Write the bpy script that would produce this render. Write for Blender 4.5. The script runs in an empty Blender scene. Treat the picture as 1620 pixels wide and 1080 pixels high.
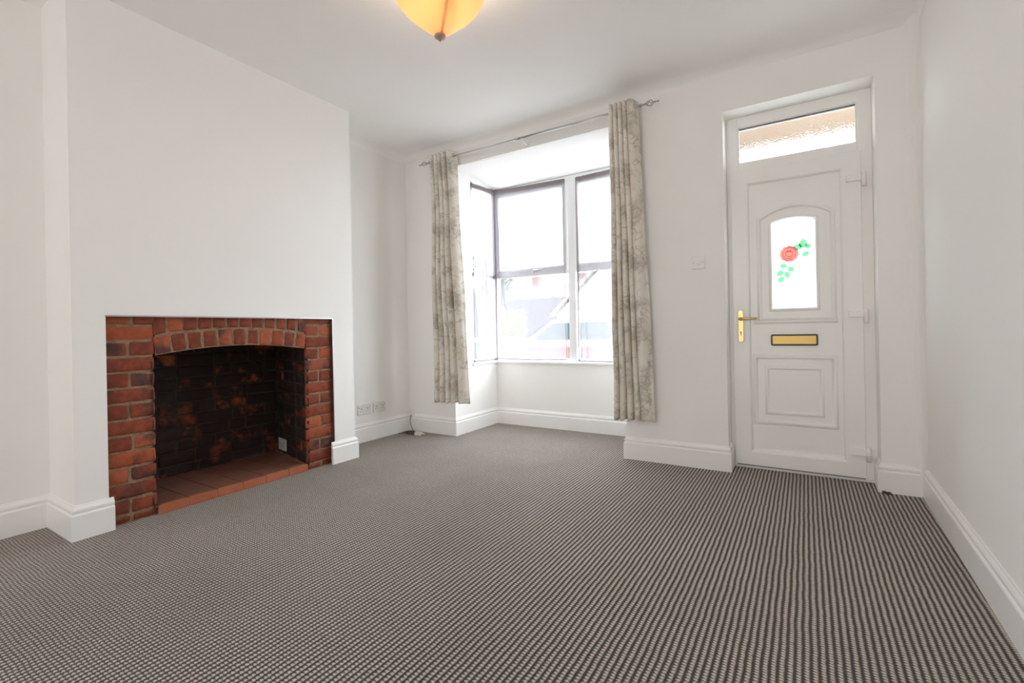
import bpy, bmesh, math, random
from math import sin, cos, pi, radians, sqrt, atan2, exp
from mathutils import Vector, Matrix, noise
random.seed(7)
scene = bpy.context.scene
COL = scene.collection

# ------------------------------------------------------------------ camera
F_PX, CY = 742.8, 521.7
YAW, ROLL, CAM_H = radians(-31.97), radians(-1.104), 0.95
cam_data = bpy.data.cameras.new('camera')
cam_data.sensor_width = 36.0
cam_data.sensor_fit = 'HORIZONTAL'
cam_data.lens = F_PX / 1620 * 36
cam_data.shift_y = (CY - 540) / 1620
cam_data.clip_start = 0.02
cam_data.clip_end = 300
cam = bpy.data.objects.new('camera', cam_data)
COL.objects.link(cam)
fw = Vector((sin(YAW), cos(YAW), 0)); rt = Vector((cos(YAW), -sin(YAW), 0)); up = Vector((0, 0, 1))
rt2 = rt * cos(ROLL) + up * sin(ROLL); up2 = -rt * sin(ROLL) + up * cos(ROLL)
m = Matrix((rt2, up2, -fw)).transposed().to_4x4()
m.translation = Vector((0, 0, CAM_H))
cam.matrix_world = m
scene.camera = cam

# ------------------------------------------------------------------ view
scene.view_settings.view_transform = 'Standard'
scene.view_settings.look = 'None'
scene.view_settings.exposure = 0.85
scene.view_settings.gamma = 1.0
scene.view_settings.use_curve_mapping = False
scene.cycles.use_denoising = True
scene.cycles.max_bounces = 14
scene.cycles.diffuse_bounces = 10
scene.cycles.transparent_max_bounces = 16
scene.cycles.transmission_bounces = 10
scene.cycles.sample_clamp_indirect = 6.0
scene.cycles.caustics_reflective = False
scene.cycles.caustics_refractive = True

# ------------------------------------------------------------------ sky: overcast, set stronger on the bay side than behind the viewer
SKY_FRONT, SKY_REAR = 9.1, 2.3
world = bpy.data.worlds.new('overcast_sky'); scene.world = world
world.use_nodes = True
wn, wl = world.node_tree.nodes, world.node_tree.links
wn.clear()
wo = wn.new('ShaderNodeOutputWorld'); wb = wn.new('ShaderNodeBackground')
tc = wn.new('ShaderNodeTexCoord'); sx = wn.new('ShaderNodeSeparateXYZ')
mr = wn.new('ShaderNodeMapRange'); mr.inputs['From Min'].default_value = -0.5; mr.inputs['From Max'].default_value = 0.5
mr.inputs['To Min'].default_value = SKY_REAR; mr.inputs['To Max'].default_value = SKY_FRONT
cr = wn.new('ShaderNodeMapRange'); cr.inputs['From Min'].default_value = -0.5; cr.inputs['From Max'].default_value = 0.5
mix = wn.new('ShaderNodeMix'); mix.data_type = 'RGBA'
mix.inputs[6].default_value = (1.0, 0.98, 0.955, 1); mix.inputs[7].default_value = (0.85, 0.94, 1.0, 1)
wl.new(tc.outputs['Generated'], sx.inputs[0]); wl.new(sx.outputs['Y'], mr.inputs['Value']); wl.new(sx.outputs['Y'], cr.inputs['Value'])
wl.new(cr.outputs[0], mix.inputs[0]); wl.new(mix.outputs[2], wb.inputs['Color']); wl.new(mr.outputs[0], wb.inputs['Strength'])
wl.new(wb.outputs[0], wo.inputs['Surface'])

# room dimensions (metres)
XL, XC, XR0, BE = -3.279, -2.926, 0.545, 0.0162
D, DR, DB = 3.340, 0.154, 0.676
Y1, YA, YB, Y2, ZO = 0.777, 0.904, 2.218, 2.397, 1.061
XB1, XB2, ZB = -2.705, -1.115, 2.436
XD1, XD2, ZD = -0.436, 0.353, 2.344
H, YBACK, WT = 2.635, -3.3, 0.29
def XR(y): return XR0 + BE * (y - D)

def portal(name, loc, rot, sx_, sy_):
    l = bpy.data.lights.new(name, 'AREA'); l.shape = 'RECTANGLE'; l.size = sx_; l.size_y = sy_
    l.cycles.is_portal = True
    o = bpy.data.objects.new(name, l); o.location = loc; o.rotation_euler = rot; COL.objects.link(o)
portal('daylight_portal_bay', (-1.92, 4.16, 1.5), (radians(-90), 0, 0), 1.7, 1.9)
portal('daylight_portal_rear', (-0.9, YBACK - 0.2, 1.35), (radians(90), 0, 0), 2.4, 2.3)

# ------------------------------------------------------------------ helpers
def tag(o, label=None, cat=None, group=None, kind=None):
    if label: o['label'] = label
    if cat: o['category'] = cat
    if group: o['group'] = group
    if kind: o['kind'] = kind
    return o
def obj(name, bm, mat, parent=None, smooth=False, bevel=0, recalc=True):
    me = bpy.data.meshes.new(name)
    if recalc: bmesh.ops.recalc_face_normals(bm, faces=bm.faces)
    bm.to_mesh(me); bm.free()
    o = bpy.data.objects.new(name, me); COL.objects.link(o)
    mats = mat if isinstance(mat, (list, tuple)) else [mat]
    for mm in mats: me.materials.append(mm)
    if smooth:
        for p in me.polygons: p.use_smooth = True
    if parent:
        o.parent = parent
        o.matrix_parent_inverse = Matrix.Translation(-parent.location) if parent.type == 'EMPTY' and parent.parent is None else Matrix()
    if bevel:
        b = o.modifiers.new('bevel', 'BEVEL'); b.width = bevel; b.segments = 3; b.limit_method = 'ANGLE'; b.angle_limit = radians(40)
        b.harden_normals = False
    return o
def empty(name, loc=(0, 0, 0)):
    o = bpy.data.objects.new(name, None); o.location = loc; o.empty_display_size = 0.1; COL.objects.link(o); return o
def sub(name, bm, mat, parent, **k):          # sub-part: child of a mesh part, same world coordinates
    o = obj(name, bm, mat, None, **k); o.parent = parent
    o.matrix_parent_inverse = Matrix()
    if parent.parent is not None:             # the part's own world transform is the identity
        pass
    return o
def box(bm, x0, x1, y0, y1, z0, z1):
    v = [bm.verts.new((x, y, z)) for x in (x0, x1) for y in (y0, y1) for z in (z0, z1)]
    for f in ((0,1,3,2),(4,6,7,5),(0,4,5,1),(2,3,7,6),(0,2,6,4),(1,5,7,3)):
        bm.faces.new([v[i] for i in f])
    return v
def NB(): return bmesh.new()
def boxes(lst):
    bm = NB()
    for b in lst: box(bm, *b)
    return bm
def tube(bm, pts, r, n=8, cap=True):
    pts = [Vector(p) for p in pts]
    rs = r if isinstance(r, (list, tuple)) else [r] * len(pts)
    rings = []
    ref = None
    for i, p in enumerate(pts):
        t = (pts[min(i + 1, len(pts) - 1)] - pts[max(i - 1, 0)]).normalized()
        if ref is None: ref = Vector((0, 0, 1)) if abs(t.z) < .9 else Vector((1, 0, 0))
        a = (ref - t * ref.dot(t)).normalized(); ref = a; b = t.cross(a)
        rings.append([bm.verts.new(p + (a * cos(2*pi*k/n) + b * sin(2*pi*k/n)) * rs[i]) for k in range(n)])
    for A, B in zip(rings, rings[1:]):
        for k in range(n): bm.faces.new((A[k], A[(k+1) % n], B[(k+1) % n], B[k]))
    if cap:
        bm.faces.new(list(reversed(rings[0]))); bm.faces.new(rings[-1])
def lathe(bm, prof, c, n=48, axis='z'):
    rings = []
    for r, h in prof:
        ring = []
        for k in range(n):
            a = 2*pi*k/n
            if axis == 'z': p = (c[0] + r*cos(a), c[1] + r*sin(a), c[2] + h)
            elif axis == 'x': p = (c[0] + h, c[1] + r*cos(a), c[2] + r*sin(a))
            else: p = (c[0] + r*cos(a), c[1] + h, c[2] + r*sin(a))
            ring.append(bm.verts.new(p))
        rings.append(ring)
    for A, B in zip(rings, rings[1:]):
        for k in range(n): bm.faces.new((A[k], A[(k+1) % n], B[(k+1) % n], B[k]))
    return rings
def prism(bm, pts, y0, y1, axis='y'):
    """extrude outline pts (a,b) between y0 and y1"""
    def P(p, t): return {'y': (p[0], t, p[1]), 'x': (t, p[0], p[1]), 'z': (p[0], p[1], t)}[axis]
    A = [bm.verts.new(P(p, y0)) for p in pts]; B = [bm.verts.new(P(p, y1)) for p in pts]
    n = len(pts)
    bm.faces.new(A); bm.faces.new(list(reversed(B)))
    for i in range(n): bm.faces.new((A[i], A[(i+1) % n], B[(i+1) % n], B[i]))
def sweep_wall(bm, path, prof, cap=True):
    """mitred sweep along a 2-D path; prof = (offset towards the left-hand side of travel, z)"""
    P = [Vector(p) for p in path]
    rings = []
    for i, p in enumerate(P):
        d0 = (P[i] - P[i-1]).normalized() if i > 0 else (P[1] - P[0]).normalized()
        d1 = (P[i+1] - P[i]).normalized() if i < len(P) - 1 else d0
        n0 = Vector((-d0.y, d0.x)); n1 = Vector((-d1.y, d1.x))
        mm = (n0 + n1); mm = mm / max(1e-6, mm.dot(n0))
        rings.append([bm.verts.new((p.x + mm.x * o, p.y + mm.y * o, z)) for o, z in prof])
    for A, B in zip(rings, rings[1:]):
        for k in range(len(prof) - 1): bm.faces.new((A[k], A[k+1], B[k+1], B[k]))
    if cap:
        for R_ in (rings[0], rings[-1]): bm.faces.new(R_)
def arch_loop(x0, x1, z0, zs, zc, n=12):
    """closed outline with a segmental arched head, anticlockwise in x,z"""
    hw = (x1 - x0) / 2; s = zc - zs; cx = (x0 + x1) / 2
    pts = [(x0, z0), (x1, z0)]
    if s < 1e-4: return pts + [(x1, zs), (x0, zs)]
    r = (hw * hw + s * s) / (2 * s); a = math.asin(min(1, hw / r))
    for k in range(n + 1):
        t = a - 2 * a * k / n
        pts.append((cx + r * sin(t), zc - r + r * cos(t)))
    return pts
def moulding(bm, loop, y, w, h):
    """raised rounded bead following a closed x,z outline on the plane y (towards -y)"""
    n = len(loop)
    prof = [(-w/2, 0.001), (-w*.42, -h*.45), (-w*.2, -h*.9), (0, -h), (w*.2, -h*.8), (w*.45, -h*.35), (w/2, 0.001)]
    rings = []
    for i in range(n):
        p0, p1, p2 = Vector(loop[i-1]), Vector(loop[i]), Vector(loop[(i+1) % n])
        d0 = (p1 - p0).normalized(); d1 = (p2 - p1).normalized()
        n0 = Vector((d0.y, -d0.x)); n1 = Vector((d1.y, -d1.x)); mm = n0 + n1; mm = mm / max(.3, mm.dot(n0))
        rings.append([bm.verts.new((p1.x + mm.x*o, y + dy, p1.y + mm.y*o)) for o, dy in prof])
    for i in range(n):
        A, B = rings[i], rings[(i+1) % n]
        for k in range(len(prof) - 1): bm.faces.new((A[k], A[k+1], B[k+1], B[k]))
def ring_frame(bm, x0, x1, z0, z1, w, y0, y1, wl=None, wr=None, wt=None, wb_=None):
    """rectangular frame in x,z with member widths"""
    wl = w if wl is None else wl; wr = w if wr is None else wr; wt = w if wt is None else wt; wb_ = w if wb_ is None else wb_
    box(bm, x0, x0 + wl, y0, y1, z0, z1); box(bm, x1 - wr, x1, y0, y1, z0, z1)
    box(bm, x0 + wl, x1 - wr, y0, y1, z0, z0 + wb_); box(bm, x0 + wl, x1 - wr, y0, y1, z1 - wt, z1)

# ------------------------------------------------------------------ materials
def mat(name, col, rough=.5, metal=0, spec=.5, bump=0, bscale=40, var=0, vscale=3):
    m_ = bpy.data.materials.new(name); m_.use_nodes = True
    nt = m_.node_tree; b = nt.nodes['Principled BSDF']
    b.inputs['Base Color'].default_value = (*col, 1); b.inputs['Roughness'].default_value = rough
    b.inputs['Metallic'].default_value = metal; b.inputs['Specular IOR Level'].default_value = spec
    tcn = nt.nodes.new('ShaderNodeTexCoord')
    if var:
        nz = nt.nodes.new('ShaderNodeTexNoise'); nz.inputs['Scale'].default_value = vscale; nz.inputs['Detail'].default_value = 4
        mx = nt.nodes.new('ShaderNodeMix'); mx.data_type = 'RGBA'
        mx.inputs[6].default_value = (*[c * (1 - var) for c in col], 1); mx.inputs[7].default_value = (*[min(1, c * (1 + var)) for c in col], 1)
        nt.links.new(tcn.outputs['Object'], nz.inputs['Vector']); nt.links.new(nz.outputs['Fac'], mx.inputs[0]); nt.links.new(mx.outputs[2], b.inputs['Base Color'])
    if bump:
        nz = nt.nodes.new('ShaderNodeTexNoise'); nz.inputs['Scale'].default_value = bscale; nz.inputs['Detail'].default_value = 3
        bp = nt.nodes.new('ShaderNodeBump'); bp.inputs['Strength'].default_value = bump; bp.inputs['Distance'].default_value = .01
        nt.links.new(tcn.outputs['Object'], nz.inputs['Vector']); nt.links.new(nz.outputs['Fac'], bp.inputs['Height']); nt.links.new(bp.outputs[0], b.inputs['Normal'])
    return m_
def ramp(nt, stops, interp='LINEAR'):
    r = nt.nodes.new('ShaderNodeValToRGB'); r.color_ramp.interpolation = interp
    e = r.color_ramp.elements
    while len(e) < len(stops): e.new(.5)
    for el, (p, c) in zip(e, stops): el.position = p; el.color = (*c, 1) if len(c) == 3 else c
    return r
def math_n(nt, op, a, b=None, c=None):
    n = nt.nodes.new('ShaderNodeMath'); n.operation = op
    for i, v in enumerate((a, b, c)):
        if v is None: continue
        if isinstance(v, (int, float)): n.inputs[i].default_value = v
        else: nt.links.new(v, n.inputs[i])
    return n.outputs[0]

M = {}
M['wall'] = mat('matt_wall_paint', (.888, .878, .860), .72, spec=.35, bump=.05, bscale=14)
M['ceil'] = mat('ceiling_paint', (.935, .93, .92), .85, spec=.2, bump=.03, bscale=9)
M['gloss'] = mat('white_gloss_paint', (.88, .875, .865), .32, spec=.5, bump=.03, bscale=20)
M['upvc'] = mat('white_upvc', (.89, .875, .85), .33, spec=.5)
M['upvc_win'] = mat('window_upvc', (.86, .87, .88), .3)
M['plastic'] = mat('white_plastic', (.78, .77, .76), .3)
M['dark'] = mat('dark_recess', (.02, .02, .02), .7)
M['gasket'] = mat('rubber_gasket', (.03, .03, .03), .6)
M['brass'] = mat('polished_brass', (.66, .50, .22), .34, metal=1, bump=.02, bscale=60)
M['brass_brushed'] = mat('brushed_brass', (.50, .34, .12), .38, metal=1)
M['chrome'] = mat('antique_chrome', (.45, .43, .41), .35, metal=1)
M['steel'] = mat('satin_steel', (.55, .55, .56), .3, metal=1)
M['bronze'] = mat('copper_finish', (.50, .33, .26), .45, metal=.5)
M['black'] = mat('black_plastic', (.02, .02, .02), .4)
M['cable'] = mat('brown_cable', (.07, .055, .045), .5)
M['cream'] = mat('cream_plastic', (.75, .70, .60), .4)

# carpet: rows of looped tufts, light loops between dark grooves
def carpet_mat():
    m_ = bpy.data.materials.new('loop_pile_carpet'); m_.use_nodes = True
    nt = m_.node_tree; b = nt.nodes['Principled BSDF']; L = nt.links
    b.inputs['Roughness'].default_value = .95; b.inputs['Specular IOR Level'].default_value = .1
    b.inputs['Sheen Weight'].default_value = .25; b.inputs['Sheen Roughness'].default_value = .4
    t = nt.nodes.new('ShaderNodeTexCoord')
    wob = nt.nodes.new('ShaderNodeTexNoise'); wob.inputs['Scale'].default_value = 9; wob.inputs['Detail'].default_value = 2
    L.new(t.outputs['Object'], wob.inputs['Vector'])
    s = nt.nodes.new('ShaderNodeSeparateXYZ'); L.new(t.outputs['Object'], s.inputs[0])
    w = math_n(nt, 'MULTIPLY', math_n(nt, 'SUBTRACT', wob.outputs['Fac'], .5), .007)
    u = math_n(nt, 'DIVIDE', math_n(nt, 'ADD', s.outputs['X'], w), .0196)
    v = math_n(nt, 'DIVIDE', math_n(nt, 'ADD', s.outputs['Y'], w), .0118)
    fl = math_n(nt, 'FLOOR', u)
    vv = math_n(nt, 'ADD', v, math_n(nt, 'MULTIPLY', wob.outputs['Fac'], .5))
    wig = math_n(nt, 'MULTIPLY', math_n(nt, 'SINE', math_n(nt, 'MULTIPLY', vv, 2 * pi)), .07)
    st = math_n(nt, 'ABSOLUTE', math_n(nt, 'SINE', math_n(nt, 'MULTIPLY', math_n(nt, 'ADD', u, wig), pi)))
    u2 = math_n(nt, 'FRACT', u)
    tu = math_n(nt, 'ABSOLUTE', math_n(nt, 'SINE', math_n(nt, 'MULTIPLY', math_n(nt, 'ADD', vv, math_n(nt, 'MULTIPLY', u2, .32)), pi)))
    h = math_n(nt, 'MULTIPLY', st, math_n(nt, 'ADD', math_n(nt, 'MULTIPLY', tu, .58), .47))
    fib = nt.nodes.new('ShaderNodeTexNoise'); fib.inputs['Scale'].default_value = 420; fib.inputs['Detail'].default_value = 3
    L.new(t.outputs['Object'], fib.inputs['Vector'])
    h2 = math_n(nt, 'ADD', h, math_n(nt, 'MULTIPLY', math_n(nt, 'SUBTRACT', fib.outputs['Fac'], .5), .75))
    mid = nt.nodes.new('ShaderNodeTexNoise'); mid.inputs['Scale'].default_value = 75; mid.inputs['Detail'].default_value = 2
    L.new(t.outputs['Object'], mid.inputs['Vector'])
    h2 = math_n(nt, 'ADD', h2, math_n(nt, 'MULTIPLY', math_n(nt, 'SUBTRACT', mid.outputs['Fac'], .5), .38))
    r = ramp(nt, [(.34, (.050, .038, .030)), (.52, (.17, .142, .118)), (.74, (.55, .49, .425)), (.98, (.72, .65, .575))])
    L.new(h2, r.inputs[0])
    big = nt.nodes.new('ShaderNodeTexNoise'); big.inputs['Scale'].default_value = 1.3; big.inputs['Detail'].default_value = 5
    L.new(t.outputs['Object'], big.inputs['Vector'])
    r2 = ramp(nt, [(.3, (.86, .86, .86)), (.7, (1.06, 1.06, 1.06))]); L.new(big.outputs['Fac'], r2.inputs[0])
    mx = nt.nodes.new('ShaderNodeMix'); mx.data_type = 'RGBA'; mx.blend_type = 'MULTIPLY'; mx.inputs[0].default_value = 1
    L.new(r.outputs[0], mx.inputs[6]); L.new(r2.outputs[0], mx.inputs[7]); L.new(mx.outputs[2], b.inputs['Base Color'])
    bp = nt.nodes.new('ShaderNodeBump'); bp.inputs['Strength'].default_value = .8; bp.inputs['Distance'].default_value = .006
    L.new(h2, bp.inputs['Height']); L.new(bp.outputs[0], b.inputs['Normal'])
    return m_
M['carpet'] = carpet_mat()

def brick_mat(name, soot):
    """per-brick random value in attribute 'tone'; soot 0..1 = how much of the face is sooted"""
    m_ = bpy.data.materials.new(name); m_.use_nodes = True
    nt = m_.node_tree; b = nt.nodes['Principled BSDF']; L = nt.links
    b.inputs['Roughness'].default_value = .78; b.inputs['Specular IOR Level'].default_value = .3
    t = nt.nodes.new('ShaderNodeTexCoord')
    at = nt.nodes.new('ShaderNodeAttribute'); at.attribute_name = 'tone'
    r = ramp(nt, [(0, (.17, .040, .020)), (.3, (.27, .062, .028)), (.6, (.36, .085, .036)), (1, (.40, .13, .065))])
    n1 = nt.nodes.new('ShaderNodeTexNoise'); n1.inputs['Scale'].default_value = 22; n1.inputs['Detail'].default_value = 6; n1.inputs['Roughness'].default_value = .65
    L.new(t.outputs['Object'], n1.inputs['Vector'])
    f = math_n(nt, 'ADD', math_n(nt, 'MULTIPLY', at.outputs['Fac'], .75), math_n(nt, 'MULTIPLY', math_n(nt, 'SUBTRACT', n1.outputs['Fac'], .45), 1.1))
    L.new(f, r.inputs[0])
    n2 = nt.nodes.new('ShaderNodeTexNoise'); n2.inputs['Scale'].default_value = 7.5; n2.inputs['Detail'].default_value = 5; n2.inputs['Roughness'].default_value = .6
    L.new(t.outputs['Object'], n2.inputs['Vector'])
    sfac = math_n(nt, 'ADD', n2.outputs['Fac'], math_n(nt, 'MULTIPLY', math_n(nt, 'SUBTRACT', math_n(nt, 'FRACT', math_n(nt, 'MULTIPLY', at.outputs['Fac'], 7.31)), .5), .22))
    lo = .62 - .30 * soot
    sr = ramp(nt, [(lo, (0, 0, 0)), (lo + .13, (1, 1, 1))]); L.new(sfac, sr.inputs[0])
    mx = nt.nodes.new('ShaderNodeMix'); mx.data_type = 'RGBA'
    amt = math_n(nt, 'MULTIPLY', sr.outputs[0], .80 + .13 * soot)
    L.new(amt, mx.inputs[0]); L.new(r.outputs[0], mx.inputs[6]); mx.inputs[7].default_value = (.022, .018, .017, 1) if soot > .5 else (.045, .032, .03, 1)
    L.new(mx.outputs[2], b.inputs['Base Color'])
    n3 = nt.nodes.new('ShaderNodeTexNoise'); n3.inputs['Scale'].default_value = 90; n3.inputs['Detail'].default_value = 5
    L.new(t.outputs['Object'], n3.inputs['Vector'])
    bp = nt.nodes.new('ShaderNodeBump'); bp.inputs['Strength'].default_value = .5; bp.inputs['Distance'].default_value = .004
    L.new(math_n(nt, 'ADD', n3.outputs['Fac'], n1.outputs['Fac']), bp.inputs['Height']); L.new(bp.outputs[0], b.inputs['Normal'])
    return m_
M['brick'] = brick_mat('old_red_brick', .30)
M['brick_soot'] = brick_mat('sooted_brick', 1.15)
M['mortar'] = mat('sandy_mortar', (.25, .16, .095), .9, bump=.8, bscale=120, var=.6, vscale=30)
M['mortar_soot'] = mat('sooted_mortar', (.050, .036, .027), .9, bump=.8, bscale=120, var=.6, vscale=12)
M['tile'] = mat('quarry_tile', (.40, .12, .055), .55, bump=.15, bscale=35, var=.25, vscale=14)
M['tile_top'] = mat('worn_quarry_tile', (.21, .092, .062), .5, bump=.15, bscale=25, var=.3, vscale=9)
M['grout'] = mat('grout', (.42, .27, .18), .9)

def glass_mat(name='clear_glass', tint=(1, 1, 1)):
    m_ = bpy.data.materials.new(name); m_.use_nodes = True
    nt = m_.node_tree; nt.nodes.clear(); L = nt.links
    o = nt.nodes.new('ShaderNodeOutputMaterial'); mx = nt.nodes.new('ShaderNodeMixShader')
    tr = nt.nodes.new('ShaderNodeBsdfTransparent'); tr.inputs[0].default_value = (*tint, 1)
    gl = nt.nodes.new('ShaderNodeBsdfGlossy'); gl.inputs['Roughness'].default_value = .01
    fr = nt.nodes.new('ShaderNodeFresnel'); geo = nt.nodes.new('ShaderNodeNewGeometry')   # same reflectance on both faces of the thin pane
    ior = nt.nodes.new('ShaderNodeMapRange'); ior.inputs['To Min'].default_value = 1.45; ior.inputs['To Max'].default_value = 1/1.45
    L.new(geo.outputs['Backfacing'], ior.inputs['Value']); L.new(ior.outputs[0], fr.inputs[0])
    L.new(fr.outputs[0], mx.inputs[0]); L.new(tr.outputs[0], mx.inputs[1]); L.new(gl.outputs[0], mx.inputs[2]); L.new(mx.outputs[0], o.inputs[0])
    return m_
M['glass'] = glass_mat()
def mix_mat(name, col, transp, transl, rough_glass=0, fabric_bump=0, tcol=None):
    """thin sheet: part see-through, part translucent, rest diffuse"""
    m_ = bpy.data.materials.new(name); m_.use_nodes = True
    nt = m_.node_tree; nt.nodes.clear(); L = nt.links
    o = nt.nodes.new('ShaderNodeOutputMaterial')
    tr = nt.nodes.new('ShaderNodeBsdfTransparent'); tr.inputs[0].default_value = (*(tcol or (1, 1, 1)), 1)
    tl = nt.nodes.new('ShaderNodeBsdfTranslucent'); tl.inputs[0].default_value = (*col, 1)
    df = nt.nodes.new('ShaderNodeBsdfDiffuse'); df.inputs[0].default_value = (*col, 1)
    m1 = nt.nodes.new('ShaderNodeMixShader'); m1.inputs[0].default_value = transl / max(1e-6, 1 - transp)
    L.new(df.outputs[0], m1.inputs[1]); L.new(tl.outputs[0], m1.inputs[2])
    m2 = nt.nodes.new('ShaderNodeMixShader'); m2.inputs[0].default_value = transp
    L.new(m1.outputs[0], m2.inputs[1]); L.new(tr.outputs[0], m2.inputs[2]); L.new(m2.outputs[0], o.inputs[0])
    return m_
M['net'] = mix_mat('grey_voile', (.42, .40, .435), .52, .23)
M['net_hem'] = mix_mat('grey_voile_hem', (.25, .215, .22), .05, .22)
M['door_glass'] = mix_mat('obscured_glass', (.95, .97, 1), .25, .65)
def rough_glass(name, rough):
    m_ = bpy.data.materials.new(name); m_.use_nodes = True
    nt = m_.node_tree; nt.nodes.clear(); L = nt.links
    o = nt.nodes.new('ShaderNodeOutputMaterial')
    g = nt.nodes.new('ShaderNodeBsdfRefraction'); g.inputs['Roughness'].default_value = rough; g.inputs['IOR'].default_value = 1.2
    tl = nt.nodes.new('ShaderNodeBsdfTransparent'); mx = nt.nodes.new('ShaderNodeMixShader'); mx.inputs[0].default_value = .03
    nz = nt.nodes.new('ShaderNodeTexNoise'); nz.inputs['Scale'].default_value = 130; t = nt.nodes.new('ShaderNodeTexCoord')
    bp = nt.nodes.new('ShaderNodeBump'); bp.inputs['Strength'].default_value = .9; bp.inputs['Distance'].default_value = .004
    L.new(t.outputs['Object'], nz.inputs['Vector']); L.new(nz.outputs['Fac'], bp.inputs['Height']); L.new(bp.outputs[0], g.inputs['Normal'])
    L.new(g.outputs[0], mx.inputs[1]); L.new(tl.outputs[0], mx.inputs[2]); L.new(mx.outputs[0], o.inputs[0])
    return m_
M['fan_glass'] = rough_glass('stippled_glass', .30)
M['rose'] = mix_mat('stained_red', (.82, .40, .35), .02, .58, tcol=(.6, .2, .15))
M['rose_line'] = mat('stain_outline_red', (.35, .02, .02), .5)
M['leafglass'] = mix_mat('stained_green', (.36, .70, .45), .02, .58, tcol=(.3, .66, .45))
M['leaf_line'] = mat('stain_outline_green', (.05, .20, .10), .5)

def curtain_mat():
    m_ = bpy.data.materials.new('printed_curtain_fabric'); m_.use_nodes = True
    nt = m_.node_tree; b = nt.nodes['Principled BSDF']; L = nt.links
    b.inputs['Roughness'].default_value = .85; b.inputs['Specular IOR Level'].default_value = .2
    b.inputs['Sheen Weight'].default_value = .15
    uv = nt.nodes.new('ShaderNodeUVMap'); uv.uv_map = 'cloth'
    def nz(scale, det=4, ro=.55, dist=0):
        n = nt.nodes.new('ShaderNodeTexNoise'); n.inputs['Scale'].default_value = scale; n.inputs['Detail'].default_value = det
        n.inputs['Roughness'].default_value = ro; n.inputs['Distortion'].default_value = dist; L.new(uv.outputs[0], n.inputs['Vector']); return n.outputs['Fac']
    base = ramp(nt, [(.38, (.72, .67, .58)), (.62, (.78, .75, .70))]); L.new(nz(3, 3), base.inputs[0])
    # big soft flower heads
    patch = ramp(nt, [(.48, (0, 0, 0)), (.60, (1, 1, 1))]); L.new(nz(5.2, 3), patch.inputs[0])
    pet = nt.nodes.new('ShaderNodeTexNoise'); pet.inputs['Scale'].default_value = 26; pet.inputs['Detail'].default_value = 5; pet.inputs['Distortion'].default_value = 1.6
    L.new(uv.outputs[0], pet.inputs['Vector'])
    pr = ramp(nt, [(.44, (0, 0, 0)), (.56, (1, 1, 1))]); L.new(pet.outputs['Fac'], pr.inputs[0])
    # fine stems and fern fronds
    wv = nt.nodes.new('ShaderNodeTexVoronoi'); wv.feature = 'DISTANCE_TO_EDGE'; wv.inputs['Scale'].default_value = 15
    dn = nt.nodes.new('ShaderNodeTexNoise'); dn.inputs['Scale'].default_value = 12; L.new(uv.outputs[0], dn.inputs['Vector'])
    add = nt.nodes.new('ShaderNodeVectorMath'); add.operation = 'MULTIPLY_ADD'; add.inputs[1].default_value = (.10, .10, .10)
    L.new(dn.outputs['Color'], add.inputs[0]); L.new(uv.outputs[0], add.inputs[2]); L.new(add.outputs[0], wv.inputs['Vector'])
    sr = ramp(nt, [(.02, (1, 1, 1)), (.055, (0, 0, 0))]); L.new(wv.outputs['Distance'], sr.inputs[0])
    msk = ramp(nt, [(.48, (0, 0, 0)), (.54, (1, 1, 1))]); L.new(nz(9, 2), msk.inputs[0])
    ff = math_n(nt, 'MULTIPLY', patch.outputs[0], math_n(nt, 'ADD', math_n(nt, 'MULTIPLY', pr.outputs[0], .55), .45))
    ss = math_n(nt, 'MULTIPLY', math_n(nt, 'MULTIPLY', sr.outputs[0], msk.outputs[0]), .75)
    tot = math_n(nt, 'MINIMUM', math_n(nt, 'ADD', ff, ss), 1)
    ink = ramp(nt, [(.4, (.26, .235, .215)), (.6, (.33, .27, .20))]); L.new(nz(5, 1), ink.inputs[0])
    mx = nt.nodes.new('ShaderNodeMix'); mx.data_type = 'RGBA'
    L.new(math_n(nt, 'MULTIPLY', tot, .62), mx.inputs[0]); L.new(base.outputs[0], mx.inputs[6]); L.new(ink.outputs[0], mx.inputs[7])
    L.new(mx.outputs[2], b.inputs['Base Color'])
    wn_ = nt.nodes.new('ShaderNodeTexNoise'); wn_.inputs['Scale'].default_value = 300; L.new(uv.outputs[0], wn_.inputs['Vector'])
    bp = nt.nodes.new('ShaderNodeBump'); bp.inputs['Strength'].default_value = .15; bp.inputs['Distance'].default_value = .002
    L.new(wn_.outputs['Fac'], bp.inputs['Height']); L.new(bp.outputs[0], b.inputs['Normal'])
    return m_
M['curtain'] = curtain_mat()

# ------------------------------------------------------------------ room shell
def S(name, bm, m_, label, cat, **k): return tag(obj(name, bm, m_, **k), label, cat, kind='structure')
SL = .3   # slab thickness
bm = NB()
def quadf(bm, pts): bm.faces.new([bm.verts.new(p) for p in pts])
outline = [(XL-.02, YBACK), (XR(YBACK)+.02, YBACK), (XR(D)+.02, D), (XD2, D), (XD2, D+DR+.06), (XD1, D+DR+.06), (XD1, D), (XB2, D), (XB2, D+DB+.02), (XB1, D+DB+.02), (XB1, D), (XL-.02, D), (XL-.02, Y2), (XC-.05, Y2), (XC-.05, Y1), (XL-.02, Y1)]
prism(bm, outline, -.06, 0, 'z')
floor = S('floor', bm, M['carpet'], 'brown and cream ribbed loop pile carpet over the whole floor', 'carpet')

bm = boxes([(XL-SL, XR0+SL+.1, YBACK-SL, D+.02, H, H+.12)])
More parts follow.
